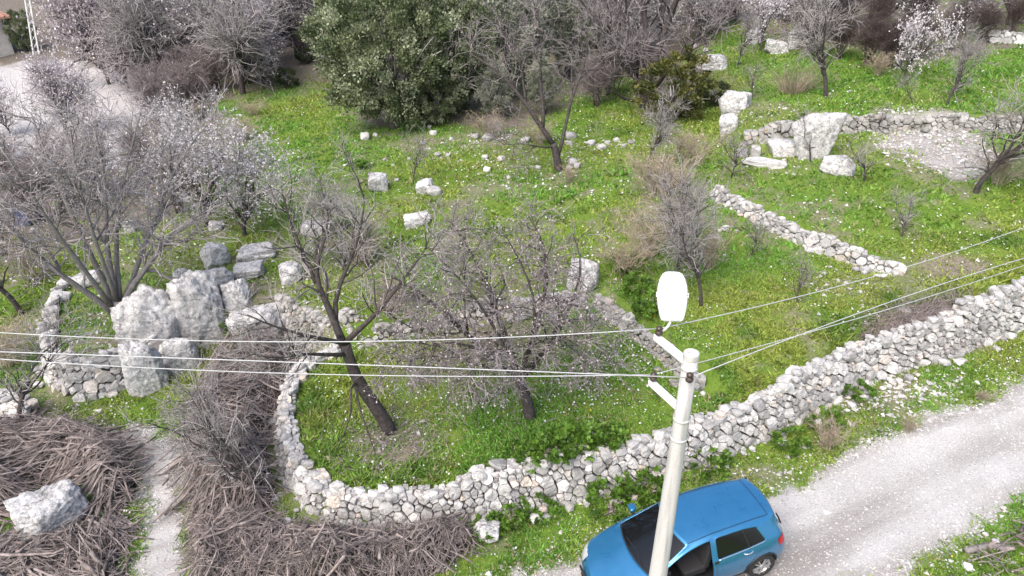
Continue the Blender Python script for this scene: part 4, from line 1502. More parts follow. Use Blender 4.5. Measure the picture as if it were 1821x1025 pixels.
stand(SAPL[1], 'small bare sapling above the mossy wall corner', 1338, 178, 110, 1.0)
stand(SAPL[2], 'small crooked bare sapling left of the two-stemmed tree', 1622, 186, 118, 1.0, tilt=(0, 0.3))
stand(SAPL[0], 'small dead-looking bare sapling close behind the rubble patch', 1560, 232, 175, 1.2)
stand(YOUNG[0], 'slender dark-twigged bare tree just behind the lamp head', 1247, 545, 335, 0.75, rz=0.8, mats=('bark_dark', 'twig_mauve'))
stand(SAPL[1], 'slight bare sapling on the grass below the slanting wall', 1336, 456, 372, 0.9)
stand(SAPL[2], 'pale fan-shaped bare sapling by the white flowers and the bare patch', 1415, 542, 448, 0.9, mats=('bark_grey', 'twig_grey'))
stand(SAPL[1], 'bare sapling beside the dry tan thicket near the head of the slanting wall', 1300, 318, 222, 1.2)
stand(YOUNG[2], 'bare tree with fine twigs rising out of the dry tan thicket', 1205, 480, 270, 0.8, rz=2.1, mats=('bark_grey', 'twig_grey'))
stand(SAPL[0], 'tall thin bare sapling beside the dark-spotted rock', 648, 360, 232, 0.9, mats=('bark_grey', 'twig_grey'))
stand(SAPL[2], 'thin sapling between the dark-spotted rock and the grey lichened one', 735, 330, 225, 0.8, mats=('bark_grey', 'twig_grey'))
stand(SAPL[1], 'thin sapling on the grass right of the white elongated rock', 812, 470, 355, 0.9, mats=('bark_grey', 'twig_grey'))
stand(YOUNG[1], 'pale spreading bare tree behind the leaning tree, over the pale slab', 560, 470, 285, 1.1, rz=1.0, mats=('bark_grey', 'twig_grey'))
stand(SAPL[2], 'small bare sapling right of the pale spreading tree', 655, 480, 350, 1.3, mats=('bark_grey', 'twig_grey'))
stand(YOUNG[0], 'bare tree at the far end of the dry tan thicket', 1150, 300, 160, 0.8, rz=4.1)
stand(SAPL[0], 'bare sapling under the olive, beside the rubble line', 800, 205, 130, 1.2)
stand(YOUNG[2], 'crooked grey tree rising from the tangled brush heap against the wall', 476, 905, 650, 0.75, rz=0.5, mats=('bark_grey', 'twig_brown'), tilt=(-0.10, -0.12))
stand(YOUNG[3], 'gnarled grey tree at the frame edge above the brush heap', 38, 770, 540, 0.9, rz=2.6, mats=('bark_grey', 'twig_grey'))
stand(YOUNG[0], 'bare tree with pale twigs below the many-limbed tree, at the frame edge', 40, 560, 330, 1.0, rz=1.6, mats=('bark_grey', 'twig_mauve'))

# white-blossoming almonds at the left
stand(BLOOM2[0], 'densely white-blossoming almond tree beside the many-limbed bare tree', 372, 402, 178, 1.0, name='blossom_tree', rz=0.0)
stand(BLOOM2[1], 'white-blossoming almond tree whose branches hang over the grass slope', 436, 420, 240, 1.0, name='blossom_tree', rz=1.3)
stand(BLOOM2[0], 'taller white-tipped almond tree behind the two blossoming ones', 338, 330, 155, 0.8, name='blossom_tree', rz=2.3)

# shrubs
for px, py, yt, sp, lb in [(1170, 350, 265, 1.3, 'dry tan-brown thicket beside the slender bare tree'), (1150, 460, 370, 1.2, 'tangled grey-brown thicket over the dark hollow in the grass'),
                           (1110, 490, 415, 1.3, 'low grey twiggy shrub right of the big rounded boulder'), (1200, 420, 335, 1.2, 'tan and grey twiggy thicket below the dry tan-brown one'), (1225, 300, 225, 1.2, 'grey twiggy shrub uphill of the dry tan-brown thicket'),
                           (1260, 480, 400, 1.0, 'thin grey shrub beside the slender dark-twigged tree'), (700, 560, 490, 1.3, 'pinkish twiggy shrub on the tumbled wall'), (850, 640, 570, 1.5, 'tangle of grey twigs under the low wide tree')]:
    stand(SHRUB[len(lb) % 3], lb, px, py, yt, sp, name='dry_shrub', cat='shrub', mats=('twig_tan', 'twig_tan' if 'tan' in lb else 'twig_grey'))
for px, py, yt, lb in [(1185, 335, 285, 'clump of dry straw stalks in the tan thicket'), (1410, 165, 112, 'arching straw-coloured grass clump on the upper terrace')]:
    stand(STALK[len(lb) % 2], lb, px, py, yt, 1.2, name='dry_grass_clump', cat='grass clump', mats=('twig_tan', 'twig_tan'))
for px, py, yt, sp, lb in [(450, 205, 178, 2.2, 'low grey mound of dry twigs on the grass lane'), (430, 250, 205, 1.6, 'grey twiggy shrub below the low grey mound'),
                           (960, 258, 215, 1.5, 'leafless shrub tangled at the foot of the long-limbed tree'), (870, 245, 195, 1.4, 'leafless shrub on the rubble line under the pale olives'),
                           (1470, 800, 735, 1.0, 'dry reddish shrub on the verge between the wall and the gravel road'), (1612, 770, 735, 0.9, 'dark low dead shrub at the edge of the gravel road'), (1745, 715, 690, 1.0, 'dark low dead shrub farther along the road edge'),
                           (20, 650, 560, 1.4, 'tangled grey shrub at the foot of the bastion wall'), (60, 500, 420, 1.5, 'tangled mauve shrub under the many-limbed tree'),
                           (1010, 325, 292, 1.0, 'tuft of dead stems at the foot of the long-limbed tree'), (640, 470, 400, 1.4, 'pinkish twiggy shrub behind the leaning tree'), (1560, 135, 90, 1.4, 'bare shrub in the dark hollow of the thicket'),
                           (1775, 330, 262, 1.4, 'spiky bare shrub beside the slanting tree at the frame edge')]:
    stand(SHRUB[len(lb) % 3], lb, px, py, yt, sp, name='bare_shrub', cat='shrub', mats=('twig_brown', 'twig_grey'))

# the bare wood behind: every tree its own object
wood_px = [(310, 165, -70, 0), (290, 135, -60, 1), (432, 168, -40, 2), (380, 150, -50, 3), (480, 120, -60, 0), (530, 105, -70, 2), (565, 95, -60, 1), (350, 115, -80, 2), (245, 105, -70, 3), (420, 100, -80, 1), (500, 75, -80, 3),
           (1065, 130, -80, 1), (1110, 95, -90, 0), (1250, 80, -60, 3), (1010, 90, -80, 2), (930, 90, -80, 0), (850, 90, -90, 1), (740, 70, -90, 3), (1180, 70, -90, 2), (1310, 45, -60, 1), (1420, 70, -50, 3),
           (600, 60, -90, 1), (1790, 45, -70, 2), (1700, 60, -60, 1), (1640, 60, -60, 3), (1500, 50, -70, 0), (1560, 55, -60, 2), (1380, 30, -80, 0)]
for px, py, yt, k in wood_px:
    where = 'behind the blossoming almonds' if px < 580 else 'behind the olive trees' if px < 990 else 'behind the massive dark tree' if px < 1280 else 'behind the dark thicket above the terraces'
    stand(WOODT[k], 'leafless grey tree in the bare wood ' + where, px, py, yt, random.uniform(0.8, 1.05), 'leafless trees in the wood ' + where, name='wood_tree', mats=('bark_dark', 'twig_grey'))
for px, py, yt, k in [(195, 150, -60, 0), (225, 120, -70, 1), (185, 90, -70, 0), (20, 240, 125, 0), (120, 245, 95, 1), (230, 160, 20, 1), (470, 150, 5, 1), (260, 70, -80, 0), (400, 60, -80, 1), (-30, 300, 120, 1)]:
    stand(WOODB[k], 'grey tree with pinkish blossom haze in the wood behind the many-limbed tree', px, py, yt, random.uniform(0.6, 0.85), 'pinkish budding trees in the wood', name='budding_tree', mats=('bark_dark', 'twig_mauve'))
thick_px = [(1440, 95, 10), (1490, 105, 20), (1540, 115, 25), (1580, 120, 30), (1630, 105, 20), (1690, 90, 15), (1750, 75, 5), (1800, 60, -10), (1400, 40, -40), (1470, 60, -30), (1620, 60, -30), (1730, 40, -40), (1330, 35, -40), (1550, 70, -25),
            (1270, 60, -20), (1225, 45, -40), (1130, 160, 70), (1080, 170, 90), (480, 140, 60), (440, 150, 70), (390, 165, 75), (350, 180, 80), (540, 100, 30), (330, 215, 110), (290, 230, 120), (270, 330, 220), (320, 380, 270),
            (60, 400, 280), (120, 370, 240), (10, 460, 340), (330, 290, 190), (20, 350, 240), (180, 350, 230)]
for px, py, yt in thick_px:
    if px > 1380 or 1040 < px < 1140:  # shade of the undergrowth is put into these bushes' dark twig colour
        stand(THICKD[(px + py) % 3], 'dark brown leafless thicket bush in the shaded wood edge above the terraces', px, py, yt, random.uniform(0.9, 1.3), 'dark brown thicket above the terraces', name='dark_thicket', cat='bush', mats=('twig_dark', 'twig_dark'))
        continue
    where = 'under the many-limbed tree' if px < 240 else 'around the blossoming almonds' if px < 345 else 'along the end of the grass lane' if px < 600 else 'at the top of the terraces'
    stand(THICK[(px + py) % 3], 'tangled leafless undergrowth shrub ' + where, px, py, yt, random.uniform(0.9, 1.3), 'leafless undergrowth ' + where, name='thicket_shrub', cat='shrub', mats=('twig_dark', 'twig_brown'))


# ------------------------------------------------------------------ brushwood heaps
def brush(label, pxs, hmax, edge, count, ang, seed, big=110, spread=0.6, rr=(0.008, 0.02), ll=(0.3, 1.7), name='brush_heap', lift=0.0):
    rng = np.random.default_rng(seed)
    poly = hits(pxs)[:, :2]
    cx, cy = poly.mean(0)
    O = ground(cx, cy)
    root = thing(name, label, 'brush heap', O)

    def H(x, y):
        return hmax * sstep(-0.1, edge, sdist(x, y, poly)) * np.clip(0.1 + 1.8 * fbm(np.asarray(x) * 1.15, np.asarray(y) * 1.15, 0, seed, 3), 0.25, 1.5)
    x0, y0 = poly.min(0) - 0.2
    x1, y1 = poly.max(0) + 0.2
    xs, ys = np.arange(x0, x1, 0.15), np.arange(y0, y1, 0.15)
    X, Y = np.meshgrid(xs, ys)
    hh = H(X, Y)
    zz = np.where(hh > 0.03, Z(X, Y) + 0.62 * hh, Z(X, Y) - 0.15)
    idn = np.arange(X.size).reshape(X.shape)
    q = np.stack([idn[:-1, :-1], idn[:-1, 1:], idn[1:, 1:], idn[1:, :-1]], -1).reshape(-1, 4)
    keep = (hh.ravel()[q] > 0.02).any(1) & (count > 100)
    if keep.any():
        obj('gap_shade_mound', mk('gap_shade_mound', np.stack([X, Y, zz], -1).reshape(-1, 3) - O, [q[keep]], True), 'brush_gap_shade', root)  # added dark mound, stands in for the shade in gaps between sticks
    # sticks lying over it
    pts = []
    while len(pts) < count:
        x, y = rng.uniform(x0, x1, 400), rng.uniform(y0, y1, 400)
        ok = sdist(x, y, poly) > -0.05
        pts += list(zip(x[ok], y[ok]))
    pts = np.array(pts[:count])
    swirl = (fbm(pts[:, 0] * 0.5, pts[:, 1] * 0.5, 0, seed + 5, 2) - 0.5) * 4.5
    az = ang + swirl + rng.normal(0, spread, count)
    L = rng.uniform(*ll, count) * rng.choice([0.5, 0.8, 1.0, 1.2], count)
    dirs = np.stack([np.cos(az), np.sin(az), rng.normal(0, 0.28, count)], -1)
    st = np.stack([pts[:, 0], pts[:, 1], np.zeros(count)], -1) - dirs * L[:, None] * 0.5
    n = 6
    P = grow(st, dirs, L, n, 0.13, 0.0, rng)
    lay = rng.uniform(0.62, 1.2, count)[:, None]
    hz = Z(P[:, :, 0], P[:, :, 1]) + H(P[:, :, 0], P[:, :, 1]) * lay + 0.02
    ln_ = np.linspace(0, 1, n)[None]
    chord = hz[:, :1] * (1 - ln_) + hz[:, -1:] * ln_
    off = (hz - chord).max(1, keepdims=True)                  # stiff sticks rest on the highest point they cross
    P[:, :, 2] = 0.25 * hz + 0.75 * (chord + 0.6 * off) + (P[:, :, 2] - P[:, :, 2].mean(1, keepdims=True)) * 0.5 + rng.uniform(0, 0.09, count)[:, None] + lift
    r0 = 0.9 * rng.uniform(*rr, count) * rng.choice([0.5, 0.7, 0.9, 1.1, 2.3], count)
    Rr = r0[:, None] * np.linspace(1, 0.5, n)[None]
    order = np.argsort(-(L * r0))
    for k in order[:big]:
        mid = P[k].mean(0)
        V, q4, t3_, ln = tube_arrays((P[k] - mid)[None], Rr[k][None], 5, True)
        obj('stick', mk('stick', V, [q4, t3_], True, rng.random()), 'stick', root, mid - O)
    rest = order[big:]
    o = obj('twigs', Acc().tubes(P[rest] - O, Rr[rest], 3).mesh('twigs'), 'stick', root)
    tag(o, kind='stuff')
    # fine twigs sticking out
    m = int(count * 1.7)
    i = rng.integers(0, count, m)
    k = rng.integers(0, n, m)
    D = norm(rng.normal(size=(m, 3)) * np.array([1, 1, 0.45]) + np.array([0, 0, 0.12]))
    F = grow(P[i, k], D, rng.uniform(0.15, 0.55, m), 4, 0.22, 0.0, rng)
    o = obj('fine_twigs', Acc().tubes(F - O, np.full((m, 1), 0.0052) * np.linspace(1, 0.5, 4)[None], 3).mesh('fine_twigs'), 'twig_brown', root)
    tag(o, kind='stuff')
    return root


brush('tall tangled brushwood heap piled against the curved end of the stone wall', [(352, 720), (385, 660), (430, 632), (500, 625), (548, 640), (508, 690), (486, 745), (480, 830), (494, 885), (470, 925), (410, 940), (345, 925), (328, 830), (334, 765)], 0.95, 0.6, 1500, 1.2, 201, 150, 0.9)
brush('long low heap of cut brown sticks laid along the foot of the stone wall', [(345, 925), (430, 925), (520, 950), (600, 955), (700, 952), (790, 945), (845, 945), (846, 968), (800, 1000), (740, 1035), (600, 1065), (345, 1065)], 0.62, 0.45, 1700, 2.2, 202, 150, 1.1, (0.008, 0.021), (0.3, 1.2))
brush('heap of grey cut branches curving over the pale lichened boulder', [(-60, 775), (60, 768), (140, 772), (205, 793), (240, 830), (246, 880), (215, 915), (172, 905), (168, 868), (120, 855), (55, 872), (40, 920), (-60, 925)], 0.7, 0.45, 1200, 0.35, 203, 150, 0.5, (0.009, 0.024), (0.7, 2.0))
brush('low pile of grey sticks below the pale lichened boulder', [(-60, 975), (30, 965), (110, 958), (175, 940), (232, 928), (232, 960), (205, 1000), (212, 1065), (-60, 1065)], 0.42, 0.35, 750, 0.3, 204, 120, 0.55, (0.009, 0.026), (0.5, 1.7))
brush('dark dead brush strewn over the crest of the roadside wall', [(1530, 605), (1580, 575), (1650, 552), (1715, 545), (1745, 556), (1720, 585), (1660, 600), (1600, 612)], 0.3, 0.4, 700, 0.3, 205, 60, 0.7, (0.005, 0.012), (0.4, 1.2))
brush('small dump of pale roots and sticks on the near road verge', [(1715, 1000), (1775, 965), (1840, 930), (1860, 1000), (1800, 1040), (1725, 1040)], 0.14, 0.3, 30, 0.6, 206, 14, 0.9, (0.012, 0.04), (0.3, 1.0))

# leafy weeds at the wall feet and along the crest
WEED_C = [(0.05, 0.10, 0.016), (0.09, 0.18, 0.022), (0.15, 0.28, 0.035)]
WEEDS = [leafy(110 + q, 0.42, 0.38, 0.42, 26, 26, 0.085, WEED_C, 0.0, 3) for q in range(2)]
for q, (px, py, yt) in enumerate([(1085, 902, 868), (1140, 880, 850), (1170, 870, 842), (955, 915, 890), (905, 930, 905), (860, 950, 930), (1265, 835, 806), (1400, 795, 770), (1465, 760, 735), (1520, 705, 680), (1040, 800, 770), (1000, 815, 782), (960, 820, 790), (1080, 792, 765), (930, 818, 795), (420, 590, 565), (700, 520, 500), (640, 300, 285), (1110, 480, 455), (1130, 520, 495), (1160, 555, 525)]):
    where = 'at the outer foot of the roadside wall' if py > 690 and q < 10 else 'just inside the crest of the roadside wall' if py > 690 else 'beside the narrow shaded wall' if px > 1000 else 'in the middle field'
    stand(WEEDS[q % 2], 'leafy green weed clump ' + where, px, py, yt, 1.2, 'leafy weed clumps ' + where, name='weed_clump', cat='weed', mats=('twig_brown', 'twig_brown'))

# fallen logs
for pts, r, lb in [([(96, 436, 0), (130, 432, 0), (168, 425, 0), (200, 418, 0)], 0.07, 'cut pale log lying under the many-limbed tree'), ([(470, 534, 0), (500, 528, 0), (530, 518, 0), (545, 512, 0)], 0.05, 'brown log lying beside the leaning tree limb'),
                   ([(1715, 985, 0), (1760, 975, 0), (1800, 980, 0)], 0.07, 'weathered brown log on the near road verge')]:
    P = np.array([hit(a, b2) + np.array([0, 0, r * 1.1]) for a, b2, _ in pts])
    c = P.mean(0)
    Pl, Rl = trunk_lines([(P - c, r, r * 0.8)], 7)
    tag(obj('log', Acc().tubes(Pl, Rl, 8, True).mesh('log', True), 'bark_grey', None, c), lb, 'log')


# dead twigs and litter lying in the grass under the trees
rng = np.random.default_rng(331)
lx, ly = [], []
for px, py, rx, ry, n in ((700, 790, 110, 60, 600), (930, 660, 220, 90, 700), (620, 470, 120, 70, 500), (450, 560, 90, 60, 700), (250, 520, 150, 110, 700), (1180, 400, 110, 110, 700), (560, 420, 110, 60, 400), (1000, 300, 120, 30, 350), (800, 500, 140, 60, 600), (1600, 520, 120, 50, 250), (640, 300, 120, 50, 250)):
    cx, cy, ax, ay = blob(px, py, rx, ry)
    lx.append(cx + rng.normal(0, 0.55, n) * ax)
    ly.append(cy + rng.normal(0, 0.55, n) * ay)
lx, ly = np.concatenate(lx), np.concatenate(ly)
n = len(lx)
aa = rng.uniform(0, 6.28, n)
st = np.stack([lx, ly, Z(lx, ly) + rng.uniform(0.02, 0.12, n)], -1)
dd = np.stack([np.cos(aa), np.sin(aa), rng.normal(0.05, 0.3, n)], -1)
P = grow(st, dd, rng.uniform(0.12, 0.5, n), 4, 0.25, 0.0, rng)
P[:, :, 2] = np.maximum(P[:, :, 2], Z(P[:, :, 0], P[:, :, 1]) + 0.012)
o = obj('twig_litter', Acc().tubes(P, np.full((n, 1), 0.006) * np.linspace(1, 0.5, 4)[None] * rng.uniform(0.7, 1.6, (n, 1)), 3).mesh('twig_litter'), 'twig_grey')
o.data.materials[0] = M['twig_brown']
tag(o, 'dead grey twigs strewn in the grass beneath the trees', 'twigs', kind='stuff')


# ------------------------------------------------------------------ grass, flowers, gravel (uncountable: stuff)
def scatter_pts(rng, n, y0, y1, k=0.86, pad=4.0):
    y = rng.uniform(y0, y1, n * 2)
    x = rng.uniform(-1, 1, n * 2) * (k * y1 + pad)
    ok = np.abs(x) < k * y + pad
    return x[ok][:n], y[ok][:n]


def wall_clear(x, y):
    """1 away from walls, 0 on them"""
    c = np.ones_like(x)
    for P, inw in ((front_foot, -1), (bast_foot, 1), (rub_foot, 1), (inner_foot, 1), (diag_foot, 1), (back_foot, 1)):
        d2 = np.full(x.shape, 1e9)
        for a, b2 in zip(P[:-1, :2], P[1:, :2]):
            e = b2 - a
            nn = np.array([-e[1], e[0]]) * inw / (np.linalg.norm(e) + 1e-9)
            ax, ay = a + nn * 0.35
            t = np.clip(((x - ax) * e[0] + (y - ay) * e[1]) / (e @ e + 1e-9), 0, 1)
            d2 = np.minimum(d2, (x - ax - t * e[0]) ** 2 + (y - ay - t * e[1]) ** 2)
        c = np.minimum(c, sstep(0.30, 0.5, np.sqrt(d2)))
    return c


def grass_patch(name, label, n, y0, y1, hgt, wid, seed, blades=4):
    rng = np.random.default_rng(seed)
    x, y = scatter_pts(rng, n, y0, y1)
    g, w, p, b2 = covers(x, y)
    tuft = np.clip(0.5 + 1.7 * (fbm(x * 2.6, y * 2.6, 0, 61, 3) - 0.5), 0, 1)
    dens = (1 - g) * (1 - 0.82 * w) * (1 - p) * (1 - 0.93 * b2) * wall_clear(x, y) * np.clip(0.25 + 1.4 * tuft, 0, 1)
    k = rng.random(len(x)) < dens
    x, y, tuft = x[k], y[k], tuft[k]
    m = len(x)
    lush = fbm(x * 0.28 + 7, y * 0.28, 0, 91, 3)
    # tall lush weeds along the inner side of the roadside wall and the inner wall
    band = np.exp(-((sdist(x, y, A_poly) - 1.2) / 0.6) ** 2) * sstep(0.3, 0.6, fbm(x * 0.5, y * 0.5, 0, 15, 2))
    i = np.repeat(np.arange(m), blades)
    q = len(i)
    px_ = x[i] + rng.normal(0, wid * 1.6, q)
    py_ = y[i] + rng.normal(0, wid * 1.6, q)
    z = Z(px_, py_) - 0.01
    a = rng.uniform(0, 6.28, q)
    hh = hgt * rng.uniform(0.4, 1.3, q) * (0.35 + 1.5 * tuft[i]) * (1 + 0.9 * band[i])
    ww = wid * rng.uniform(0.6, 1.4, q) * (1 + 0.5 * band[i])
    lean = rng.normal(0, 0.75, (q, 2)) * hh[:, None]
    b0 = np.stack([px_ - np.cos(a) * ww, py_ - np.sin(a) * ww, z], -1)
    b1 = np.stack([px_ + np.cos(a) * ww, py_ + np.sin(a) * ww, z], -1)
    tp = np.stack([px_ + lean[:, 0], py_ + lean[:, 1], z + hh], -1)
    V = np.stack([b0, b1, tp], 1).reshape(-1, 3)
    yel = np.array([0.31, 0.38, 0.075])
    grn = np.array([0.18, 0.36, 0.058])
    drk = np.array([0.10, 0.21, 0.032])
    dry = np.array([0.40, 0.34, 0.19])
    f = np.clip((lush - 0.32) * 3.2 + rng.normal(0, 0.16, m), 0, 1)[:, None]
    c = yel * (1 - f) + grn * f
    dk = np.clip((fbm(x * 0.9, y * 0.9, 3.0, 19, 3) - 0.55) * 4 + band * 0.8, 0, 1)[:, None]
    c = c * (1 - 0.8 * dk) + drk * 0.8 * dk
    c = c[i] * rng.uniform(0.6, 1.3, (q, 1))
    ds = rng.random(q) < (0.04 + 0.16 * np.clip((fbm(x * 0.6, y * 0.6, 1.0, 23, 3) - 0.5) * 4, 0, 1))[i]
    c[ds] = dry * rng.uniform(0.7, 1.1, (ds.sum(), 1))
    o = obj(name, mk(name, V, [np.arange(q * 3).reshape(q, 3)], False, None, np.repeat(c, 3, 0)), 'grass_leaf')
    return tag(o, label, 'grass', kind='stuff')


grass_patch('grass', 'bright green grass and low weeds on the front terrace and verges', 170000, 8.5, 21, 0.068, 0.027, 301, 3)
grass_patch('grass', 'yellow-green grass over the middle and upper terraces', 105000, 21, 50, 0.10, 0.045, 302, 3)


def flower_patch():
    rng = np.random.default_rng(311)
    V, Q, Cc = [], [], []
    n0 = 0
    for y0, y1, n, s in ((8.5, 21, 26000, 0.022), (21, 44, 36000, 0.034)):
        x, y = scatter_pts(rng, n, y0, y1)
        g, w, p, b2 = covers(x, y)
        cl = fbm(x * 0.55, y * 0.55, 0, 71, 4)
        more = np.zeros_like(x)
        for px, py, rx, ry in ((1480, 505, 70, 45), (1620, 500, 80, 30), (1700, 430, 120, 40), (1500, 195, 130, 22), (1560, 560, 60, 25), (880, 640, 200, 70), (1000, 600, 120, 40), (1100, 640, 80, 40), (760, 760, 120, 60), (1210, 240, 50, 40), (1800, 400, 40, 40), (1300, 790, 40, 30)):
            cx, cy, ax, ay = blob(px, py, rx, ry)
            more = np.maximum(more, np.exp(-(((x - cx) / ax) ** 2 + ((y - cy) / ay) ** 2)))
        d = (1 - g) * (1 - 0.9 * w) * (1 - p) * wall_clear(x, y) * np.clip(0.02 + 1.5 * np.clip(cl - 0.53, 0, 1) + 0.42 * more * cl, 0, 1)
        k = rng.random(len(x)) < d
        x, y = x[k], y[k]
        pts = np.stack([x, y, Z(x, y) + rng.uniform(0.06, 0.14, len(x))], -1)
        yellow = rng.random(len(x)) < 0.06
        a = rng.uniform(0, 6.28, len(x))
        s_ = s * rng.uniform(0.6, 1.5, len(x))
        u = np.stack([np.cos(a), np.sin(a), rng.normal(0, 0.35, len(x))], -1) * s_[:, None]
        v = np.stack([-np.sin(a), np.cos(a), rng.normal(0, 0.35, len(x))], -1) * s_[:, None]
        V.append(np.stack([pts - u, pts - v, pts + u, pts + v], 1).reshape(-1, 3))
        Q.append(np.arange(len(x) * 4).reshape(-1, 4) + n0)
        n0 += len(x) * 4
        c = np.where(yellow[:, None], np.array([0.6, 0.48, 0.05]), np.array([0.78, 0.78, 0.76]))
        Cc.append(np.repeat(c, 4, 0))
    o = obj('wildflowers', mk('wildflowers', np.concatenate(V), [np.concatenate(Q)], False, None, np.concatenate(Cc)), 'petal')
    tag(o, 'tiny white and yellow wildflowers sprinkled through the grass', 'wildflowers', kind='stuff')


flower_patch()


def pebbles(name, label, pts, smin, smax, seed):
    rng = np.random.default_rng(seed)
    D, F = np.array([[1, 0, 0], [-.5, .87, 0], [-.5, -.87, 0], [0, 0, .8], [0.1, 0, -.6]]), np.array([[0, 1, 3], [1, 2, 3], [2, 0, 3]])
    m = len(pts)
    a = rng.uniform(0, 6.28, m)
    s = smin + (smax - smin) * rng.random(m) ** 2.5
    sx, sy, sz = s * rng.uniform(0.7, 1.4, m), s * rng.uniform(0.7, 1.2, m), s * rng.uniform(0.6, 1.1, m)
    B = D[:4][None] * np.stack([sx, sy, sz], -1)[:, None] + rng.normal(0, 0.18, (m, 4, 3)) * s[:, None, None]
    ca, sa = np.cos(a)[:, None], np.sin(a)[:, None]
    V = np.stack([B[:, :, 0] * ca - B[:, :, 1] * sa, B[:, :, 0] * sa + B[:, :, 1] * ca, B[:, :, 2]], -1) + pts[:, None]
    T = (F[None] + (np.arange(m) * 4)[:, None, None]).reshape(-1, 3)
    o = obj(name, mk(name, V.reshape(-1, 3), [T], False, np.repeat(rng.random(m), 4)), 'pebble')
    return tag(o, label, 'gravel', kind='stuff')


rng = np.random.default_rng(321)
x, y = scatter_pts(rng, 330000, 7.5, 22)
g, w, p, b2 = covers(x, y)
sdv = np.maximum(sdist(x, y, road_poly), sdist(x, y, path_poly))
edge = np.exp(-(sdv / 0.7) ** 2)
k = rng.random(len(x)) < np.clip(g * 0.75 + 0.18 * edge, 0, 1)
x, y = x[k], y[k]
pebbles('gravel', 'loose pale limestone gravel over the road and the footpath', np.stack([x, y, Z(x, y) + 0.014], -1), 0.012, 0.045, 322)
# bigger broken stones: rubble patch, verge, pale yard, wall feet
cx, cy, rx, ry = rubble_blob
n = 1300
a, q = rng.uniform(0, 6.28, n), np.sqrt(rng.random(n)) * 1.05
x, y = cx + rx * q * np.cos(a), cy + ry * q * np.sin(a)
x2, y2 = scatter_pts(rng, 26000, 9, 34)
g, w, p, b2 = covers(x2, y2)
near = np.exp(-(np.minimum(np.abs(sdist(x2, y2, road_poly)), np.abs(sdist(x2, y2, path_poly))) / 0.5) ** 2)
ft = np.exp(-((sdist(x2, y2, A_poly) + 0.35) / 0.35) ** 2)
k = rng.random(len(x2)) < np.clip(0.4 * near * (1 - 0.5 * g) + 0.30 * b2 * (1 - g) + 0.25 * ft + 0.004, 0, 1)
x3, y3 = [], []
for px, py, rx_, ry_, n_ in ((780, 268, 70, 12, 130), (900, 300, 60, 22, 150), (880, 248, 110, 12, 160), (1080, 260, 50, 8, 90), (1015, 290, 30, 16, 80), (1030, 250, 30, 12, 50), (560, 585, 70, 30, 200), (650, 600, 70, 25, 160), (1560, 705, 90, 25, 260), (1650, 690, 60, 12, 120), (1500, 505, 60, 18, 60), (120, 640, 40, 70, 120)):
    bx_, by_, ax_2, ay_2 = blob(px, py, rx_, ry_)
    x3.append(bx_ + rng.normal(0, 0.6, n_) * ax_2)
    y3.append(by_ + rng.normal(0, 0.6, n_) * ay_2)
x, y = np.concatenate([x, x2[k]] + x3), np.concatenate([y, y2[k]] + y3)
pebbles('rubble', 'broken limestone chips scattered on bare ground and verges', np.stack([x, y, Z(x, y) + 0.012], -1), 0.03, 0.11, 323)


# ------------------------------------------------------------------ lamp pole and wires
PT = on_plane(1230, 628, np.array([2.1, 6.68, 8.0]))          # top of the pole; distance from its 0.18 m width
PB = np.array([PT[0] - 0.16, PT[1] - 0.05, float(Z(PT[0], PT[1])) - 0.05])
pole = thing('utility_pole', 'tapered pale concrete utility pole with white street lamp standing in front of the blue car', 'utility pole', PB)
HP = PT[2] - PB[2]
ax_ = (PT - PB) / np.linalg.norm(PT - PB)


def on_pole(z):
    """local point on the pole axis, z metres below its top"""
    return (PT - PB) - ax_ * z


sh = Acc()
zs = np.linspace(0, 1, 9)
P = np.array([(PT - PB) * z for z in zs])[None]
sh.tubes(P, (0.168 - zs * 0.081)[None], 28, True, 0.5)
obj('shaft', sh.mesh('shaft', True), 'concrete', pole)
V, Q = lathe([(0.0, 0.012), (0.082, 0.010), (0.09, 0.004), (0.094, -0.008), (0.094, -0.07), (0.088, -0.08)], 28)
obj('cap', mk('cap', V + on_pole(0), [Q], False), 'concrete', pole)
# direction of the two side brackets: away from the viewer and to the left
brd = on_plane(1196, 605, PT, 0.75)
arm_dir = np.array([-0.42, 0.907, 0.0])


def beam(a, b2, w, h, k=None):
    d = norm(b2 - a)
    s = norm(np.cross(d, [0, 0, 1]))
    u = np.cross(s, d)
    A = Acc()
    A.box((a + b2) / 2, (np.linalg.norm(b2 - a) / 2, w / 2, h / 2), np.stack([d, s, u], 1))
    return A


def insulator(parent, base, name='insulator'):
    """dark porcelain insulator on a pin"""
    V, Q = lathe([(0.0, -0.03), (0.012, -0.03), (0.012, 0.0), (0.045, 0.0), (0.05, 0.03), (0.03, 0.045), (0.028, 0.06), (0.042, 0.07), (0.042, 0.09), (0.02, 0.11), (0.0, 0.115)], 14)
    return obj(name, mk(name, V + base, [Q], True), 'porcelain', parent)


arms = []
for zt, L in ((0.16, 0.62), (0.85, 0.62)):
    a = on_pole(zt) + arm_dir * 0.06
    b2 = a + arm_dir * L
    arm = obj('bracket_arm', beam(a, b2, 0.075, 0.085).mesh('bracket_arm'), 'white_paint', pole)
    bev = arm.modifiers.new('bevel', 'BEVEL')
    bev.width = 0.012
    bev.segments = 2
    insulator(arm, b2 - arm_dir * 0.06 + (0, 0, 0.07))
    arms.append(b2 - arm_dir * 0.06 + np.array([0, 0, 0.15]))
for zt in (0.30,):
    insulator(pole, on_pole(zt) + np.array([-0.02, -0.125, 0.0]))
arms.append(on_pole(0.26) + np.array([-0.02, -0.125, 0.0]))
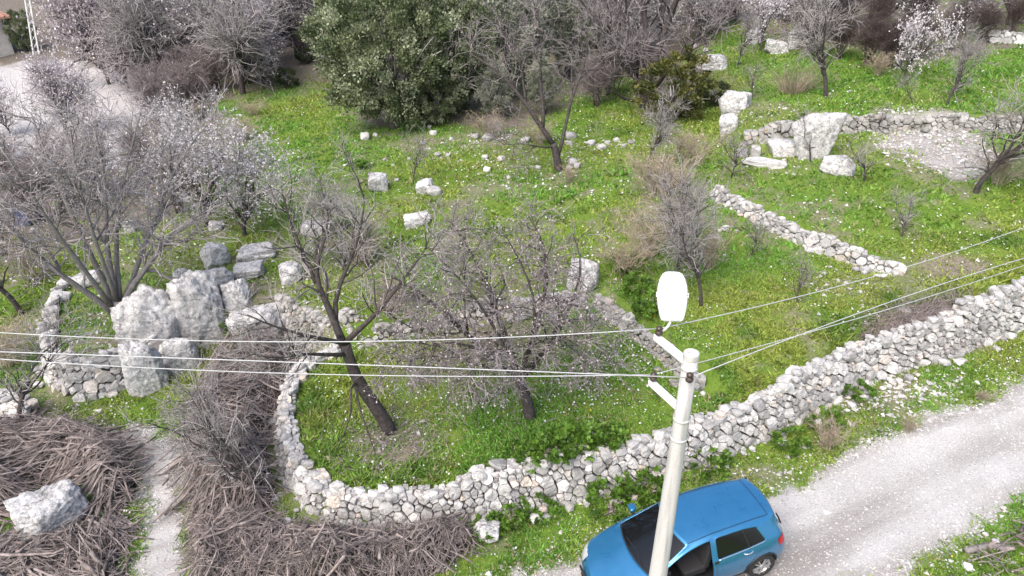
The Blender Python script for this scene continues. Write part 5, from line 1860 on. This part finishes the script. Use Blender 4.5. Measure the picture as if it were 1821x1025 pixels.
# steel bands
for zt in (0.2, 0.95, 1.25):
    zz = 1 - zt / HP
    r = 0.168 - zz * 0.081 + 0.006
    V, Q = lathe([(r, -0.02), (r + 0.004, -0.018), (r + 0.004, 0.018), (r, 0.02)], 28)
    obj('clamp_band', mk('clamp_band', V + on_pole(zt), [Q], True), 'steel', pole)
# street lamp on a thin tube beyond the upper bracket
a0 = on_pole(0.16) + arm_dir * 0.60
LB = on_plane(1195, 572, np.array([PT[0], PT[1], PT[2]]) + arm_dir * 0.75) - PB
LT = on_plane(1196, 484, np.array([PT[0], PT[1], PT[2]]) + arm_dir * 1.25) - PB
tb = Acc()
Pl, Rl = trunk_lines([([a0 + (0, 0, -0.02), a0 + arm_dir * 0.04 + (0, 0, 0.05), LB * 0.8 + a0 * 0.2 + (0, 0, -0.01), LB + norm(LT - LB) * 0.08], 0.017, 0.017)], 9)
tb.tubes(Pl, Rl, 10, True)
obj('lamp_tube', tb.mesh('lamp_tube', True), 'steel', pole)
# lamp housing: long rounded shell
ld = norm(LT - LB)
ls = norm(np.cross(ld, [0, 0, 1]))
lu = np.cross(ls, ld)
LL = np.linalg.norm(LT - LB)
prof = [(0.0, 0.105, 0.035), (0.02, 0.135, 0.05), (0.12, 0.155, 0.062), (0.3, 0.178, 0.078), (0.45, 0.188, 0.085), (0.52, 0.186, 0.086), (0.535, 0.192, 0.088), (0.7, 0.182, 0.085), (0.85, 0.158, 0.072), (0.95, 0.125, 0.055), (0.99, 0.09, 0.035), (1.0, 0.06, 0.02)]
k = 20
rows = []
for t, w, h in prof:
    ring = []
    for q in range(k):
        an = 2 * math.pi * q / k
        cx_, sy_ = math.cos(an), math.sin(an)
        ex = 2 / 3.4
        u_, v_ = math.copysign(abs(cx_) ** ex, cx_) * w, math.copysign(abs(sy_) ** ex, sy_) * (h if sy_ > 0 else h * 0.55)
        ring.append(LB + ld * t * LL + ls * u_ + lu * v_)
    rows.append(ring)
V = np.array(rows).reshape(-1, 3)
i = (np.arange(len(prof) - 1) * k)[:, None]
j = np.arange(k)[None]
Q = np.stack([i + j, i + (j + 1) % k, i + k + (j + 1) % k, i + k + j], -1).reshape(-1, 4)
V = np.concatenate([V, [V[:k].mean(0)], [V[-k:].mean(0)]])
T = [((q + 1) % k, q, len(V) - 2) for q in range(k)] + [((len(prof) - 1) * k + q, (len(prof) - 1) * k + (q + 1) % k, len(V) - 1) for q in range(k)]
lamp = obj('lamp_housing', mk('lamp_housing', V, [Q, np.array(T)], True), 'lamp_plastic', pole)
bx = Acc()
bx.box(LB + ld * 0.075 * LL + lu * 0.055, (0.035, 0.085, 0.006), np.stack([ld, ls, lu], 1))
obj('vent_panel', bx.mesh('vent_panel'), 'lamp_vent', lamp)
for sg in (-1, 1):
    c_ = Acc().box(LB + ld * 0.53 * LL + ls * 0.19 * sg, (0.03, 0.008, 0.02), np.stack([ld, ls, lu], 1))
    obj('latch', c_.mesh('latch'), 'lamp_plastic', lamp)
sr = np.array(rows[5]) * 1.0
sc_ = sr.mean(0)
ring = np.concatenate([sc_ + (sr - sc_) * 1.008, (sc_ + (sr - sc_) * 1.008)[:1]])
obj('seam', Acc().tubes(ring[None], np.full((1, len(ring)), 0.0045), 5).mesh('seam', True), 'lamp_vent', lamp)
gl = Acc().box(LB + ld * 0.66 * LL - lu * 0.05, (0.17, 0.12, 0.012), np.stack([ld, ls, lu], 1))
obj('lens', gl.mesh('lens'), 'clear_lens', lamp)


# wires: each span hangs in the upright plane through its insulator
def wire(label, start, dirxy, pix, far):
    d = np.array([dirxy[0], dirxy[1]]) / math.hypot(*dirxy)
    n = np.array([-d[1], d[0]])
    ss, zz = [0.0], [start[2]]
    for px, py in pix:
        r_ = ray(px, py)
        t = ((start[:2] - CAM[:2]) @ n) / (r_[:2] @ n)
        p = CAM + t * r_
        ss.append((p[:2] - start[:2]) @ d)
        zz.append(p[2])
    ss, zz = np.array(ss), np.array(zz)
    A = np.stack([ss, ss ** 2], -1)[1:]
    co = np.linalg.lstsq(A, zz[1:] - zz[0], rcond=None)[0]
    s = np.linspace(0, far, 40)
    s1 = ss.max()
    z = zz[0] + co[0] * s + co[1] * s * s
    k1 = co[0] + 2 * co[1] * s1
    z = np.where(s > s1, zz[0] + co[0] * s1 + co[1] * s1 ** 2 + k1 * (s - s1) + 0.004 * (s - s1) ** 2, z)
    P = np.stack([start[0] + d[0] * s, start[1] + d[1] * s, z], -1)
    o = obj('power_line', Acc().tubes((P - start)[None], np.full((1, 40), 0.0068), 6, True).mesh('power_line', True), 'wire_metal', None, start)
    return tag(o, label, 'power line')


ins_u, ins_l, ins_p = arms[0] + PB, arms[1] + PB, arms[2] + PB
LD = (-1.0, 0.02)
wire('topmost power line running from the pole towards the wood, tied at the upper bracket', ins_u, LD, [(610, 608), (0, 592)], 26)
wire('middle power line running from the pole towards the wood, tied at the pole itself', ins_p, LD, [(610, 648), (0, 626)], 26)
wire('lowest power line running from the pole towards the wood, tied at the lower bracket', ins_l, LD, [(610, 667), (0, 639)], 26)
RD = (0.87, 0.49)
wire('power line running up over the field from the upper bracket under the lamp', ins_u, RD, [(1547, 494), (1816, 407)], 26)
wire('upper of two close power lines running over the roadside wall from the pole', ins_p, RD, [(1547, 550), (1816, 461)], 26)
wire('lower of two close power lines running over the roadside wall from the lower bracket', ins_l, RD, [(1547, 560), (1816, 474)], 26)

# ------------------------------------------------------------------ pale house and lattice mast, far left
HC = hit(26, 96)
hz = on_plane(14, 32, HC)[2]
hs = thing('house', 'small pale plastered house with tiled roof among the trees', 'house', HC)
eh = hz - HC[2]
az = math.atan2(HC[0], HC[1])
hs.rotation_euler = (0, 0, -az + 0.25)
Wd, Dp = 7.0, 6.0
wb = Acc().box((-Wd / 2, Dp / 2, eh / 2 - 0.3), (Wd / 2, Dp / 2, eh / 2 + 0.3))
obj('wall', wb.mesh('wall'), 'render_wall', hs)
for xx in (-1.4, -3.6, -5.6):
    f_ = obj('window', Acc().box((xx, -0.02, eh * 0.55), (0.5, 0.03, 0.6)).mesh('window'), 'white_paint', hs)
    for sx in (-1, 1):
        obj('pane', Acc().box((xx + sx * 0.235, -0.055, eh * 0.55), (0.2, 0.01, 0.53)).mesh('pane'), 'dark_opening', f_)
rv = np.array([(0.5, -0.6, eh), (-Wd - 0.5, -0.6, eh), (-Wd - 0.5, Dp + 0.6, eh), (0.5, Dp + 0.6, eh), (-1.8, Dp / 2, eh + 1.5), (-Wd + 1.8, Dp / 2, eh + 1.5)])
rv2 = rv + np.array([0, 0, 0.14])
rv2[:, 2] += 0.0
RV = np.concatenate([rv, rv2])
rq = [(0, 3, 2, 1), (6, 7, 1, 0)[::-1], (7, 8, 2, 1)[::-1], (8, 9, 3, 2)[::-1], (9, 6, 0, 3)[::-1], (7, 6, 10, 11)[::-1], (9, 8, 11, 10)[::-1]]
rt = [(6, 9, 10), (8, 7, 11)]
rf = obj('roof', mk('roof', RV, [np.array(rq), np.array(rt)]), 'roof_tile', hs)
tl = Acc()
for q in range(22):
    xx = -Wd - 0.4 + q * (Wd + 0.8) / 21
    top = np.array([np.clip(xx, -Wd + 1.8, -1.8), Dp / 2, eh + 1.68])
    tl.tubes(np.array([[(xx, -0.62, eh + 0.17), top]]), np.array([[0.07, 0.07]]), 5)
tag(obj('tile_rolls', tl.mesh('tile_rolls'), 'roof_tile', rf), kind='stuff')

LC = hit(64, 98)
mast = thing('lattice_mast', 'white lattice steel mast standing among the trees near the pale house', 'mast', LC)
pa, pb = on_plane(54, 66, LC) - LC, on_plane(37, -40, LC) - LC
pdir = norm(pb - pa)
legs = []
sv = norm(np.array([math.cos(-az), math.sin(-az), 0]))
for sg, dp in ((-1, 0), (1, 0), (0, 0.35)):
    o0 = sv * 0.2 * sg + np.array([0, dp, 0])
    a = np.array([0, 0, -0.2]) + o0
    b2 = pdir * (pb[2] / pdir[2]) * 1.0 + o0 * 0.7
    legs.append((a, b2))
    obj('leg', Acc().tubes(np.array([[a, b2]]), np.array([[0.055, 0.05]]), 6, True).mesh('leg'), 'white_paint', mast)
for q in range(10):
    f0, f1 = q / 10, (q + 1) / 10
    for u_, v_ in ((0, 1), (1, 2), (2, 0)):
        p0 = legs[u_][0] * (1 - f0) + legs[u_][1] * f0
        p1 = legs[v_][0] * (1 - f1) + legs[v_][1] * f1
        obj('brace', Acc().tubes(np.array([[p0, p1]]), np.array([[0.02, 0.02]]), 5).mesh('brace'), 'white_paint', mast)

# blue tarpaulin bundle and a pale box under the trees at the frame edge
TB = hit(30, 405)
V, F = rock_arrays(np.random.default_rng(77), (0.9, 0.6, 0.45), 4, 10, 0.3, 1.6)
tag(obj('tarpaulin', mk('tarpaulin', V, [F], True), 'tarp_blue', None, TB + np.array([0, 0.6, 0.2])), 'dark blue tarpaulin bundle lying under the many-limbed tree', 'tarpaulin')


# ------------------------------------------------------------------ the blue car
def make_car():
    yaw, pit = R(16.5), R(6.2)
    root = thing('parked_car', 'blue five-door hatchback with its driver door open on the gravel road', 'car', (1.43, 9.49, float(Z(1.9, 9.7)) - 0.0))
    root.rotation_mode = 'XYZ'
    root.rotation_euler = Matrix.Rotation(yaw, 3, 'Z').to_4x4().to_3x3().__matmul__(Matrix.Rotation(-pit, 3, 'Y')).to_euler()
    f0 = hit(1030, 1000)
    c = [
        [(.24, 0, .2), (.02, 0, .34), (0, 0, .5), (.03, 0, .62)] + [(.09, 0, .68)] * 5,
        [(.32, .62, .2), (.15, .70, .34), (.13, .72, .5), (.18, .71, .63), (.25, .66, .70), (.24, .58, .715), (.22, .48, .725), (.17, .25, .735), (.15, 0, .735)],
        [(.55, .76, .2), (.52, .84, .36), (.52, .865, .52), (.54, .845, .72), (.58, .775, .805), (.58, .70, .825), (.57, .60, .835), (.53, .30, .855), (.51, 0, .86)],
        [(1.22, .80, .2), (1.2, .87, .36), (1.2, .89, .55), (1.2, .885, .84), (1.22, .82, .945), (1.2, .78, .965), (1.15, .72, .975), (1.02, .36, .995), (.98, 0, 1.0)],
        [(1.6, .80, .2), (1.6, .875, .36), (1.6, .895, .55), (1.6, .89, .86), (1.64, .835, .955), (1.88, .655, 1.29), (1.95, .585, 1.365), (1.86, .3, 1.40), (1.82, 0, 1.405)],
        [(2.40, .80, .2), (2.40, .875, .36), (2.40, .90, .56), (2.40, .895, .87), (2.40, .845, .965), (2.44, .65, 1.36), (2.44, .575, 1.412), (2.44, .3, 1.448), (2.44, 0, 1.458)],
        [(2.50, .80, .2), (2.50, .875, .36), (2.50, .90, .56), (2.50, .895, .87), (2.50, .845, .967), (2.54, .65, 1.362), (2.54, .575, 1.413), (2.54, .3, 1.448), (2.54, 0, 1.458)],
        [(3.22, .80, .2), (3.22, .87, .36), (3.22, .895, .56), (3.22, .885, .89), (3.22, .835, .985), (3.14, .645, 1.345), (3.2, .56, 1.402), (3.2, .3, 1.436), (3.2, 0, 1.446)],
        [(3.64, .80, .22), (3.64, .87, .38), (3.64, .89, .58), (3.62, .872, .90), (3.60, .81, 1.0), (3.44, .655, 1.29), (3.62, .545, 1.380), (3.62, .3, 1.412), (3.62, 0, 1.42)],
        [(3.97, .78, .25), (3.97, .835, .4), (3.98, .85, .58), (3.95, .825, .88), (3.93, .76, .985), (3.88, .62, 1.2), (3.96, .52, 1.33), (4.02, .28, 1.358), (4.04, 0, 1.362)],
        [(4.15, .68, .28), (4.2, .735, .42), (4.2, .745, .62), (4.13, .74, .84), (4.10, .68, .925), (4.08, .62, .955), (4.08, .56, .975), (4.14, .28, .99), (4.16, 0, .995)],
        [(4.2, 0, .28), (4.255, 0, .42), (4.255, 0, .62), (4.23, 0, .82)] + [(4.20, 0, .93)] * 5]
    nC, nL = len(c), 9
    bm = bmesh.new()
    grid = {}
    for sg in (1, -1):
        for i in range(nC):
            for j in range(nL):
                x, y, z = c[i][j]
                grid[sg, i, j] = bm.verts.new((x, y * sg, z))
    lay = bm.faces.layers.int.new('reg')
    sdl = bm.faces.layers.int.new('side')
    for sg in (1, -1):
        for i in range(nC - 1):
            for j in range(nL - 1):
                vs = [grid[sg, i, j], grid[sg, i + 1, j], grid[sg, i + 1, j + 1], grid[sg, i, j + 1]]
                if sg > 0:
                    vs = vs[::-1]
                f = bm.faces.new(vs)
                reg = 0
                if i == 3 and j in (6, 7):
                    reg = 1
                elif i in (3, 4) and j == 4:
                    reg = 2
                elif i == 6 and j == 4:
                    reg = 3
                elif i == 7 and j == 4:
                    reg = 4
                elif i == 9 and j in (6, 7):
                    reg = 5
                elif i in (3, 4) and j in (0, 1, 2, 3):
                    reg = 6 if j > 0 else 0
                f[lay] = reg
                f[sdl] = sg
    bmesh.ops.remove_doubles(bm, verts=bm.verts, dist=1e-4)
    cl = bm.edges.layers.float.new('crease_edge')
    for e in bm.edges:
        fr = {f[lay] for f in e.link_faces}
        if len(fr) > 1:
            e[cl] = 0.95
        elif len(e.link_faces) == 2 and abs(e.verts[0].co.z - .21) < .09 and abs(e.verts[1].co.z - .21) < .09:
            e[cl] = 0.5
    vl = bm.verts.layers.float.new('crease_vert')
    for v in bm.verts:
        for rg_ in (1, 2, 3, 4, 5):
            if sum(1 for f in v.link_faces if f[lay] == rg_) == 1 and len(v.link_faces) > 2:
                v[vl] = 0.8
    me = bpy.data.meshes.new('cage')
    bm.normal_update()
    bm.to_mesh(me)
    bm.free()
    tmp = bpy.data.objects.new('cage', me)
    COL.objects.link(tmp)
    ss = tmp.modifiers.new('s', 'SUBSURF')
    ss.levels = ss.render_levels = 3
    dg = bpy.context.evaluated_depsgraph_get()
    ev = tmp.evaluated_get(dg).to_mesh()
    V = np.array([v.co[:] for v in ev.vertices])
    reg = np.array([d.value for d in ev.attributes['reg'].data])
    side = np.array([d.value for d in ev.attributes['side'].data])
    F = np.array([list(p.vertices) if len(p.vertices) == 4 else list(p.vertices) + [p.vertices[-1]] for p in ev.polygons])
    FN = np.array([p.normal[:] for p in ev.polygons])
    tmp.evaluated_get(dg).to_mesh_clear()
    bpy.data.objects.remove(tmp)
    VN = np.zeros_like(V)
    for k_ in range(4):
        np.add.at(VN, F[:, k_], FN)
    VN = norm(VN)
    Cn = V[F].mean(1)
    # lamps picked out of the skin by place
    tail = (Cn[:, 0] > 3.9) & (Cn[:, 2] > .74) & (Cn[:, 2] < .90) & (np.abs(Cn[:, 1]) > .42) & (reg == 0)
    head = (Cn[:, 0] < .46) & (Cn[:, 2] > .60) & (Cn[:, 2] < .735) & (np.abs(Cn[:, 1]) > .40) & (reg == 0)
    reg = np.where(tail, 10, np.where(head, 11, reg))
    arch = np.zeros(len(F), bool)
    for wx in (.87, 3.51):
        arch |= (np.hypot(Cn[:, 0] - wx, Cn[:, 2] - .31) < .365) & (np.abs(Cn[:, 1]) > .6)
    low = (Cn[:, 2] < .30) & ~arch

    def part(name, sel, mat, parent, off=0.0, thick=0.0, smooth=True):
        f = F[sel]
        used = np.unique(f)
        mp2 = np.full(len(V), -1)
        mp2[used] = np.arange(len(used))
        Vv = V[used] + VN[used] * off
        bmx = bmesh.new()
        vs = [bmx.verts.new(v) for v in Vv]
        for q_ in mp2[f]:
            qq = list(dict.fromkeys(q_))
            try:
                bmx.faces.new([vs[k_] for k_ in qq]).smooth = smooth
            except ValueError:
                pass
        m2 = bpy.data.meshes.new(name)
        bmx.to_mesh(m2)
        bmx.free()
        o = obj(name, m2, mat, parent)
        if thick:
            sm = o.modifiers.new('thick', 'SOLIDIFY')
            sm.thickness = thick
            sm.offset = -1
        return o

    near_door = ((reg == 6) | (reg == 2)) & (side == -1) & (Cn[:, 0] > 1.24)
    near_all = ((reg == 6) | (reg == 2)) & (side == -1)
    front_bit = near_all & ~near_door
    glassy = np.isin(reg, (1, 2, 3, 4, 5, 10, 11))
    body = part('body', (~glassy & ~near_door & ~arch & ~low & (reg != 6)) | ((reg == 6) & (side == 1) & ~arch & ~low) | (front_bit & (reg == 6) & ~arch & ~low), 'car_paint', root, 0.0, 0.02)
    part('sill_trim', low & ~near_door, 'black_plastic', root, 0.002, 0.02)
    for rg_, nm in ((1, 'windshield'), (5, 'rear_window')):
        part(nm, reg == rg_, 'car_glass', root, -0.004)
    part('quarter_light', (reg == 2) & front_bit, 'car_glass', root, -0.004)
    for sg in (1, -1):
        if sg == 1:
            part('side_window', (reg == 2) & (side == sg), 'car_glass', root, -0.006)
        part('side_window', (reg == 3) & (side == sg), 'car_glass', root, -0.006)
        part('quarter_window', (reg == 4) & (side == sg), 'car_glass', root, -0.006)
        part('tail_light', (reg == 10) & (np.sign(Cn[:, 1]) == sg), 'red_lens', root, 0.004)
        part('headlight', (reg == 11) & (np.sign(Cn[:, 1]) == sg), 'clear_lens', root, 0.004)
    # open door: the missing skin, swung out about its front edge
    hx, hy = 1.25, -.885
    door = bpy.data.objects.new('door', None)
    COL.objects.link(door)
    door.parent = root
    door.location = (hx, hy, 0)
    door.rotation_euler = (0, 0, -R(62))
    for rg_, nm, mt in ((6, 'door_panel', 'car_paint'), (2, 'door_window', 'car_glass')):
        o = part(nm, near_door & (reg == rg_), mt, door, 0.0, 0.05 if rg_ == 6 else 0.006)
        o.location = (-hx, -hy, 0)

    def surf(x, z, sg):
        """skin point seen from the side"""
        cand = (np.sign(V[:, 1]) == sg) & (np.abs(V[:, 1]) > .3)
        idx_ = np.where(cand)[0]
        d = np.hypot(V[idx_, 0] - x, V[idx_, 2] - z)
        kk = np.argsort(d)[:4]
        w = 1 / (d[kk] + 1e-3)
        y = (V[idx_[kk], 1] * w).sum() / w.sum()
        return np.array([x, y, z])

    def strip(name, pts, r, mat, parent=root, n=24, k_=6, flat=False):
        pts = np.array(pts)
        L = np.concatenate([[0], np.cumsum(np.linalg.norm(np.diff(pts, axis=0), axis=1))])
        s = np.linspace(0, L[-1], n)
        q_ = np.stack([np.interp(s, L, pts[:, a]) for a in range(3)], -1)
        q_[1:-1] = .25 * q_[:-2] + .5 * q_[1:-1] + .25 * q_[2:]
        return obj(name, Acc().tubes(q_[None], np.full((1, n), r), k_, True).mesh(name, True), mat, parent)

    for sg in (1, -1):
        strip('door_seam', [surf(2.46, z, sg) for z in np.linspace(.32, .95, 8)], .004, 'black_plastic')
        strip('door_seam', [surf(x, z, sg) for x, z in ((3.10, .36), (3.16, .5), (3.30, .70), (3.44, .84), (3.52, .95))], .004, 'black_plastic')
        strip('belt_moulding', [surf(x, z, sg) + np.array([0, sg * .006, 0]) for x, z in ((2.52, .962), (2.9, .972), (3.22, .982), (3.58, .996))], .009, 'chrome')
        strip('window_divider', [surf(3.215, .99, sg) + np.array([0, sg * .004, 0]), surf(3.17, 1.2, sg) + np.array([0, sg * .004, 0]), surf(3.145, 1.33, sg) + np.array([0, sg * .004, 0])], .012, 'black_plastic')
        hp = surf(3.18, .90, sg)
        hd = Acc()
        Pq, Rq = trunk_lines([([hp + (-.11, sg * .0, 0), hp + (-.06, sg * .035, .004), hp + (.05, sg * .035, .006), hp + (.1, 0, .006)], .014, .014)], 9)
        obj('door_handle', hd.tubes(Pq, Rq, 8, True).mesh('door_handle', True), 'chrome', root)
        # mirrors
        if sg == 1:
            Vm, Fm = rock_arrays(np.random.default_rng(3), (.085, .12, .075), 3, 4)
            mo = obj('wing_mirror', mk('wing_mirror', Vm + (1.52, sg * .965, 1.0), [Fm], True), 'car_paint', root)
            obj('mirror_glass', Acc().box((1.605, sg * .965, 1.0), (.004, .085, .05)).mesh('mirror_glass'), 'chrome', mo)
            obj('mirror_foot', Acc().box((1.5, sg * .87, .965), (.03, .05, .02)).mesh('mirror_foot'), 'black_plastic', mo)
        else:
            Vm, Fm = rock_arrays(np.random.default_rng(3), (.085, .12, .075), 3, 4)
            obj('wing_mirror', mk('wing_mirror', Vm + (.27, -.08, 1.0), [Fm], True), 'car_paint', door)
    # roof / tailgate seam, wiper, aerial, spoiler edge
    strip('tailgate_seam', [(3.80, y, 1.4075 - .02 * (y / .5) ** 2 - .018 * (abs(y) / .5) ** 4) for y in np.linspace(-.53, .53, 13)], .0045, 'black_plastic')
    for sg in (1, -1):
        strip('roof_seam', [(x, sg * y, z) for x, y, z in ((2.0, .565, 1.379), (2.44, .560, 1.4205), (3.0, .552, 1.416), (3.5, .54, 1.392), (3.79, .533, 1.368))], .0045, 'black_plastic')
    strip('wiper', [(1.05, -.5, 1.012), (1.12, -.1, 1.045), (1.08, .3, 1.04)], .008, 'black_plastic')
    strip('cowl', [(1.12, -.68, .985), (1.03, -.36, 1.004), (.995, 0, 1.01), (1.03, .36, 1.004), (1.12, .68, .985)], .016, 'black_plastic')
    strip('rear_wiper', [(4.155, 0, 1.03), (4.12, .2, 1.10), (4.085, .36, 1.17)], .008, 'black_plastic')
    for sg in (1, -1):
        strip('spoiler_wing', [(4.0, sg * .53, 1.30), (4.06, sg * .54, 1.16), (4.10, sg * .57, 1.02)], .018, 'black_plastic')
    # front grille, bumpers' dark inlets, plates
    obj('grille', Acc().box((.045, 0, .56), (.02, .36, .035)).mesh('grille'), 'black_plastic', root)
    obj('lower_grille', Acc().box((.07, 0, .33), (.03, .34, .06)).mesh('lower_grille'), 'black_plastic', root)
    obj('number_plate', Acc().box((4.262, 0, .72), (.006, .26, .055)).mesh('number_plate'), 'white_paint', root)
    # cabin tub and seats
    tub = Acc()
    x0, x1, yy, z0, z1 = 1.05, 3.75, .79, .24, .93
    TV = np.array([(x, y, z) for x in (x0, x1) for y in (-yy, yy) for z in (z0, z1)])
    tub.add(TV, np.array([(0, 2, 6, 4), (0, 1, 3, 2), (4, 6, 7, 5), (2, 3, 7, 6)]))
    obj('cabin_tub', tub.mesh('cabin_tub'), 'cabin', root)
    da = Acc().box((1.32, 0, .80), (.22, .74, .13))
    obj('dashboard', da.mesh('dashboard'), 'cabin', root)
    obj('rear_bulkhead', Acc().box((3.6, 0, .75), (.1, .74, .25)).mesh('rear_bulkhead'), 'cabin', root)
    for px_, py_ in ((2.15, -.37), (2.15, .37), (3.05, -.37), (3.05, .37)):
        s1 = Acc().box((px_, py_, .48), (.26, .25, .10))
        s1.box((px_ + .32, py_, .80), (.08, .24, .34), np.array([[.97, 0, .24], [0, 1, 0], [-.24, 0, .97]]))
        s1.box((px_ + .42, py_, 1.20), (.05, .12, .08))
        so = obj('seat', s1.mesh('seat'), 'seat_fabric', root)
        bv = so.modifiers.new('b', 'BEVEL')
        bv.width = .05
        bv.segments = 3
    a_ = np.linspace(0, 2 * math.pi, 25)
    sw = np.stack([1.62 + .06 * np.sin(a_), -.37 + .18 * np.cos(a_), .88 + .17 * np.sin(a_)], -1)
    obj('steering_wheel', Acc().tubes(sw[None], np.full((1, 25), .014), 6).mesh('steering_wheel', True), 'black_plastic', root)
    obj('headliner', Acc().box((2.6, 0, 1.33), (.62, .5, .015)).mesh('headliner'), 'cabin', root)
    # B pillar on the open side
    obj('door_pillar', Acc().box((2.47, -.845, .62), (.045, .03, .33)).mesh('door_pillar'), 'black_plastic', root)
    # wheels
    for wx in (.87, 3.51):
        for sg in (1, -1):
            w = bpy.data.objects.new('wheel', None)
            COL.objects.link(w)
            w.parent = root
            w.location = (wx, sg * .79, .31)
            w.rotation_euler = (-sg * math.pi / 2, 0.3, 0)
            tv, tq = lathe([(.20, -.09), (.235, -.10), (.29, -.095), (.312, -.07), (.316, 0), (.312, .07), (.29, .095), (.235, .10), (.215, .085), (.205, .05)], 36)
            obj('tyre', mk('tyre', tv, [tq], True), 'tyre', w)
            rv_, rq_ = lathe([(.214, .09), (.222, .075), (.205, .06), (.195, -.05)], 36)
            rim = obj('rim', mk('rim', rv_, [rq_], True), 'alloy', w)
            dv, dq = lathe([(.2, .01), (.0, .0)], 24)
            obj('brake_disc', mk('brake_disc', dv, [dq], True), 'black_plastic', w)
            for k_ in range(5):
                for dlt in (-.16, .16):
                    an = k_ * 2 * math.pi / 5 + dlt
                    an2 = k_ * 2 * math.pi / 5 + dlt * 1.5
                    p0 = np.array([math.cos(an) * .04, math.sin(an) * .04, .07])
                    p1 = np.array([math.cos(an2) * .21, math.sin(an2) * .21, .078])
                    d = norm(p1 - p0)
                    s_ = norm(np.cross([0, 0, 1], d))
                    obj('spoke', Acc().box((p0 + p1) / 2, (np.linalg.norm(p1 - p0) / 2, .013, .010), np.stack([d, s_, np.cross(d, s_)], 1)).mesh('spoke'), 'alloy', rim)
            hv, hq = lathe([(.05, .06), (.05, .082), (.035, .088), (0, .088)], 16)
            obj('hub_cap', mk('hub_cap', hv, [hq], True), 'alloy', rim)
            # wheel-arch liner and lip
            aa = np.linspace(-0.12, math.pi + 0.12, 25)
            lip = np.array([surf(wx + .365 * math.cos(t_), min(.9, .31 + .365 * math.sin(t_)), sg) for t_ in aa])
            yl = sg * np.maximum(np.abs(lip[:, 1]), .80)
            lip[:, 1] = np.convolve(np.pad(yl, 2, mode='edge'), np.ones(5) / 5, 'valid')
            obj('arch_lip', Acc().tubes(lip[None], np.full((1, 25), .020), 6, True).mesh('arch_lip', True), 'black_plastic', root)
            inn = lip.copy()
            inn[:, 1] = sg * .55
            lv = np.concatenate([lip, inn])
            lq = np.array([(t_, t_ + 1, t_ + 26, t_ + 25) for t_ in range(24)])
            obj('arch_liner', mk('arch_liner', lv, [lq], True), 'black_plastic', root)
            cap_ = np.concatenate([inn, [[wx, sg * .55, .25]]])
            obj('arch_back', mk('arch_back', cap_, [np.array([(t_, t_ + 1, 25) for t_ in range(24)])]), 'black_plastic', root)
    return root


car = make_car()
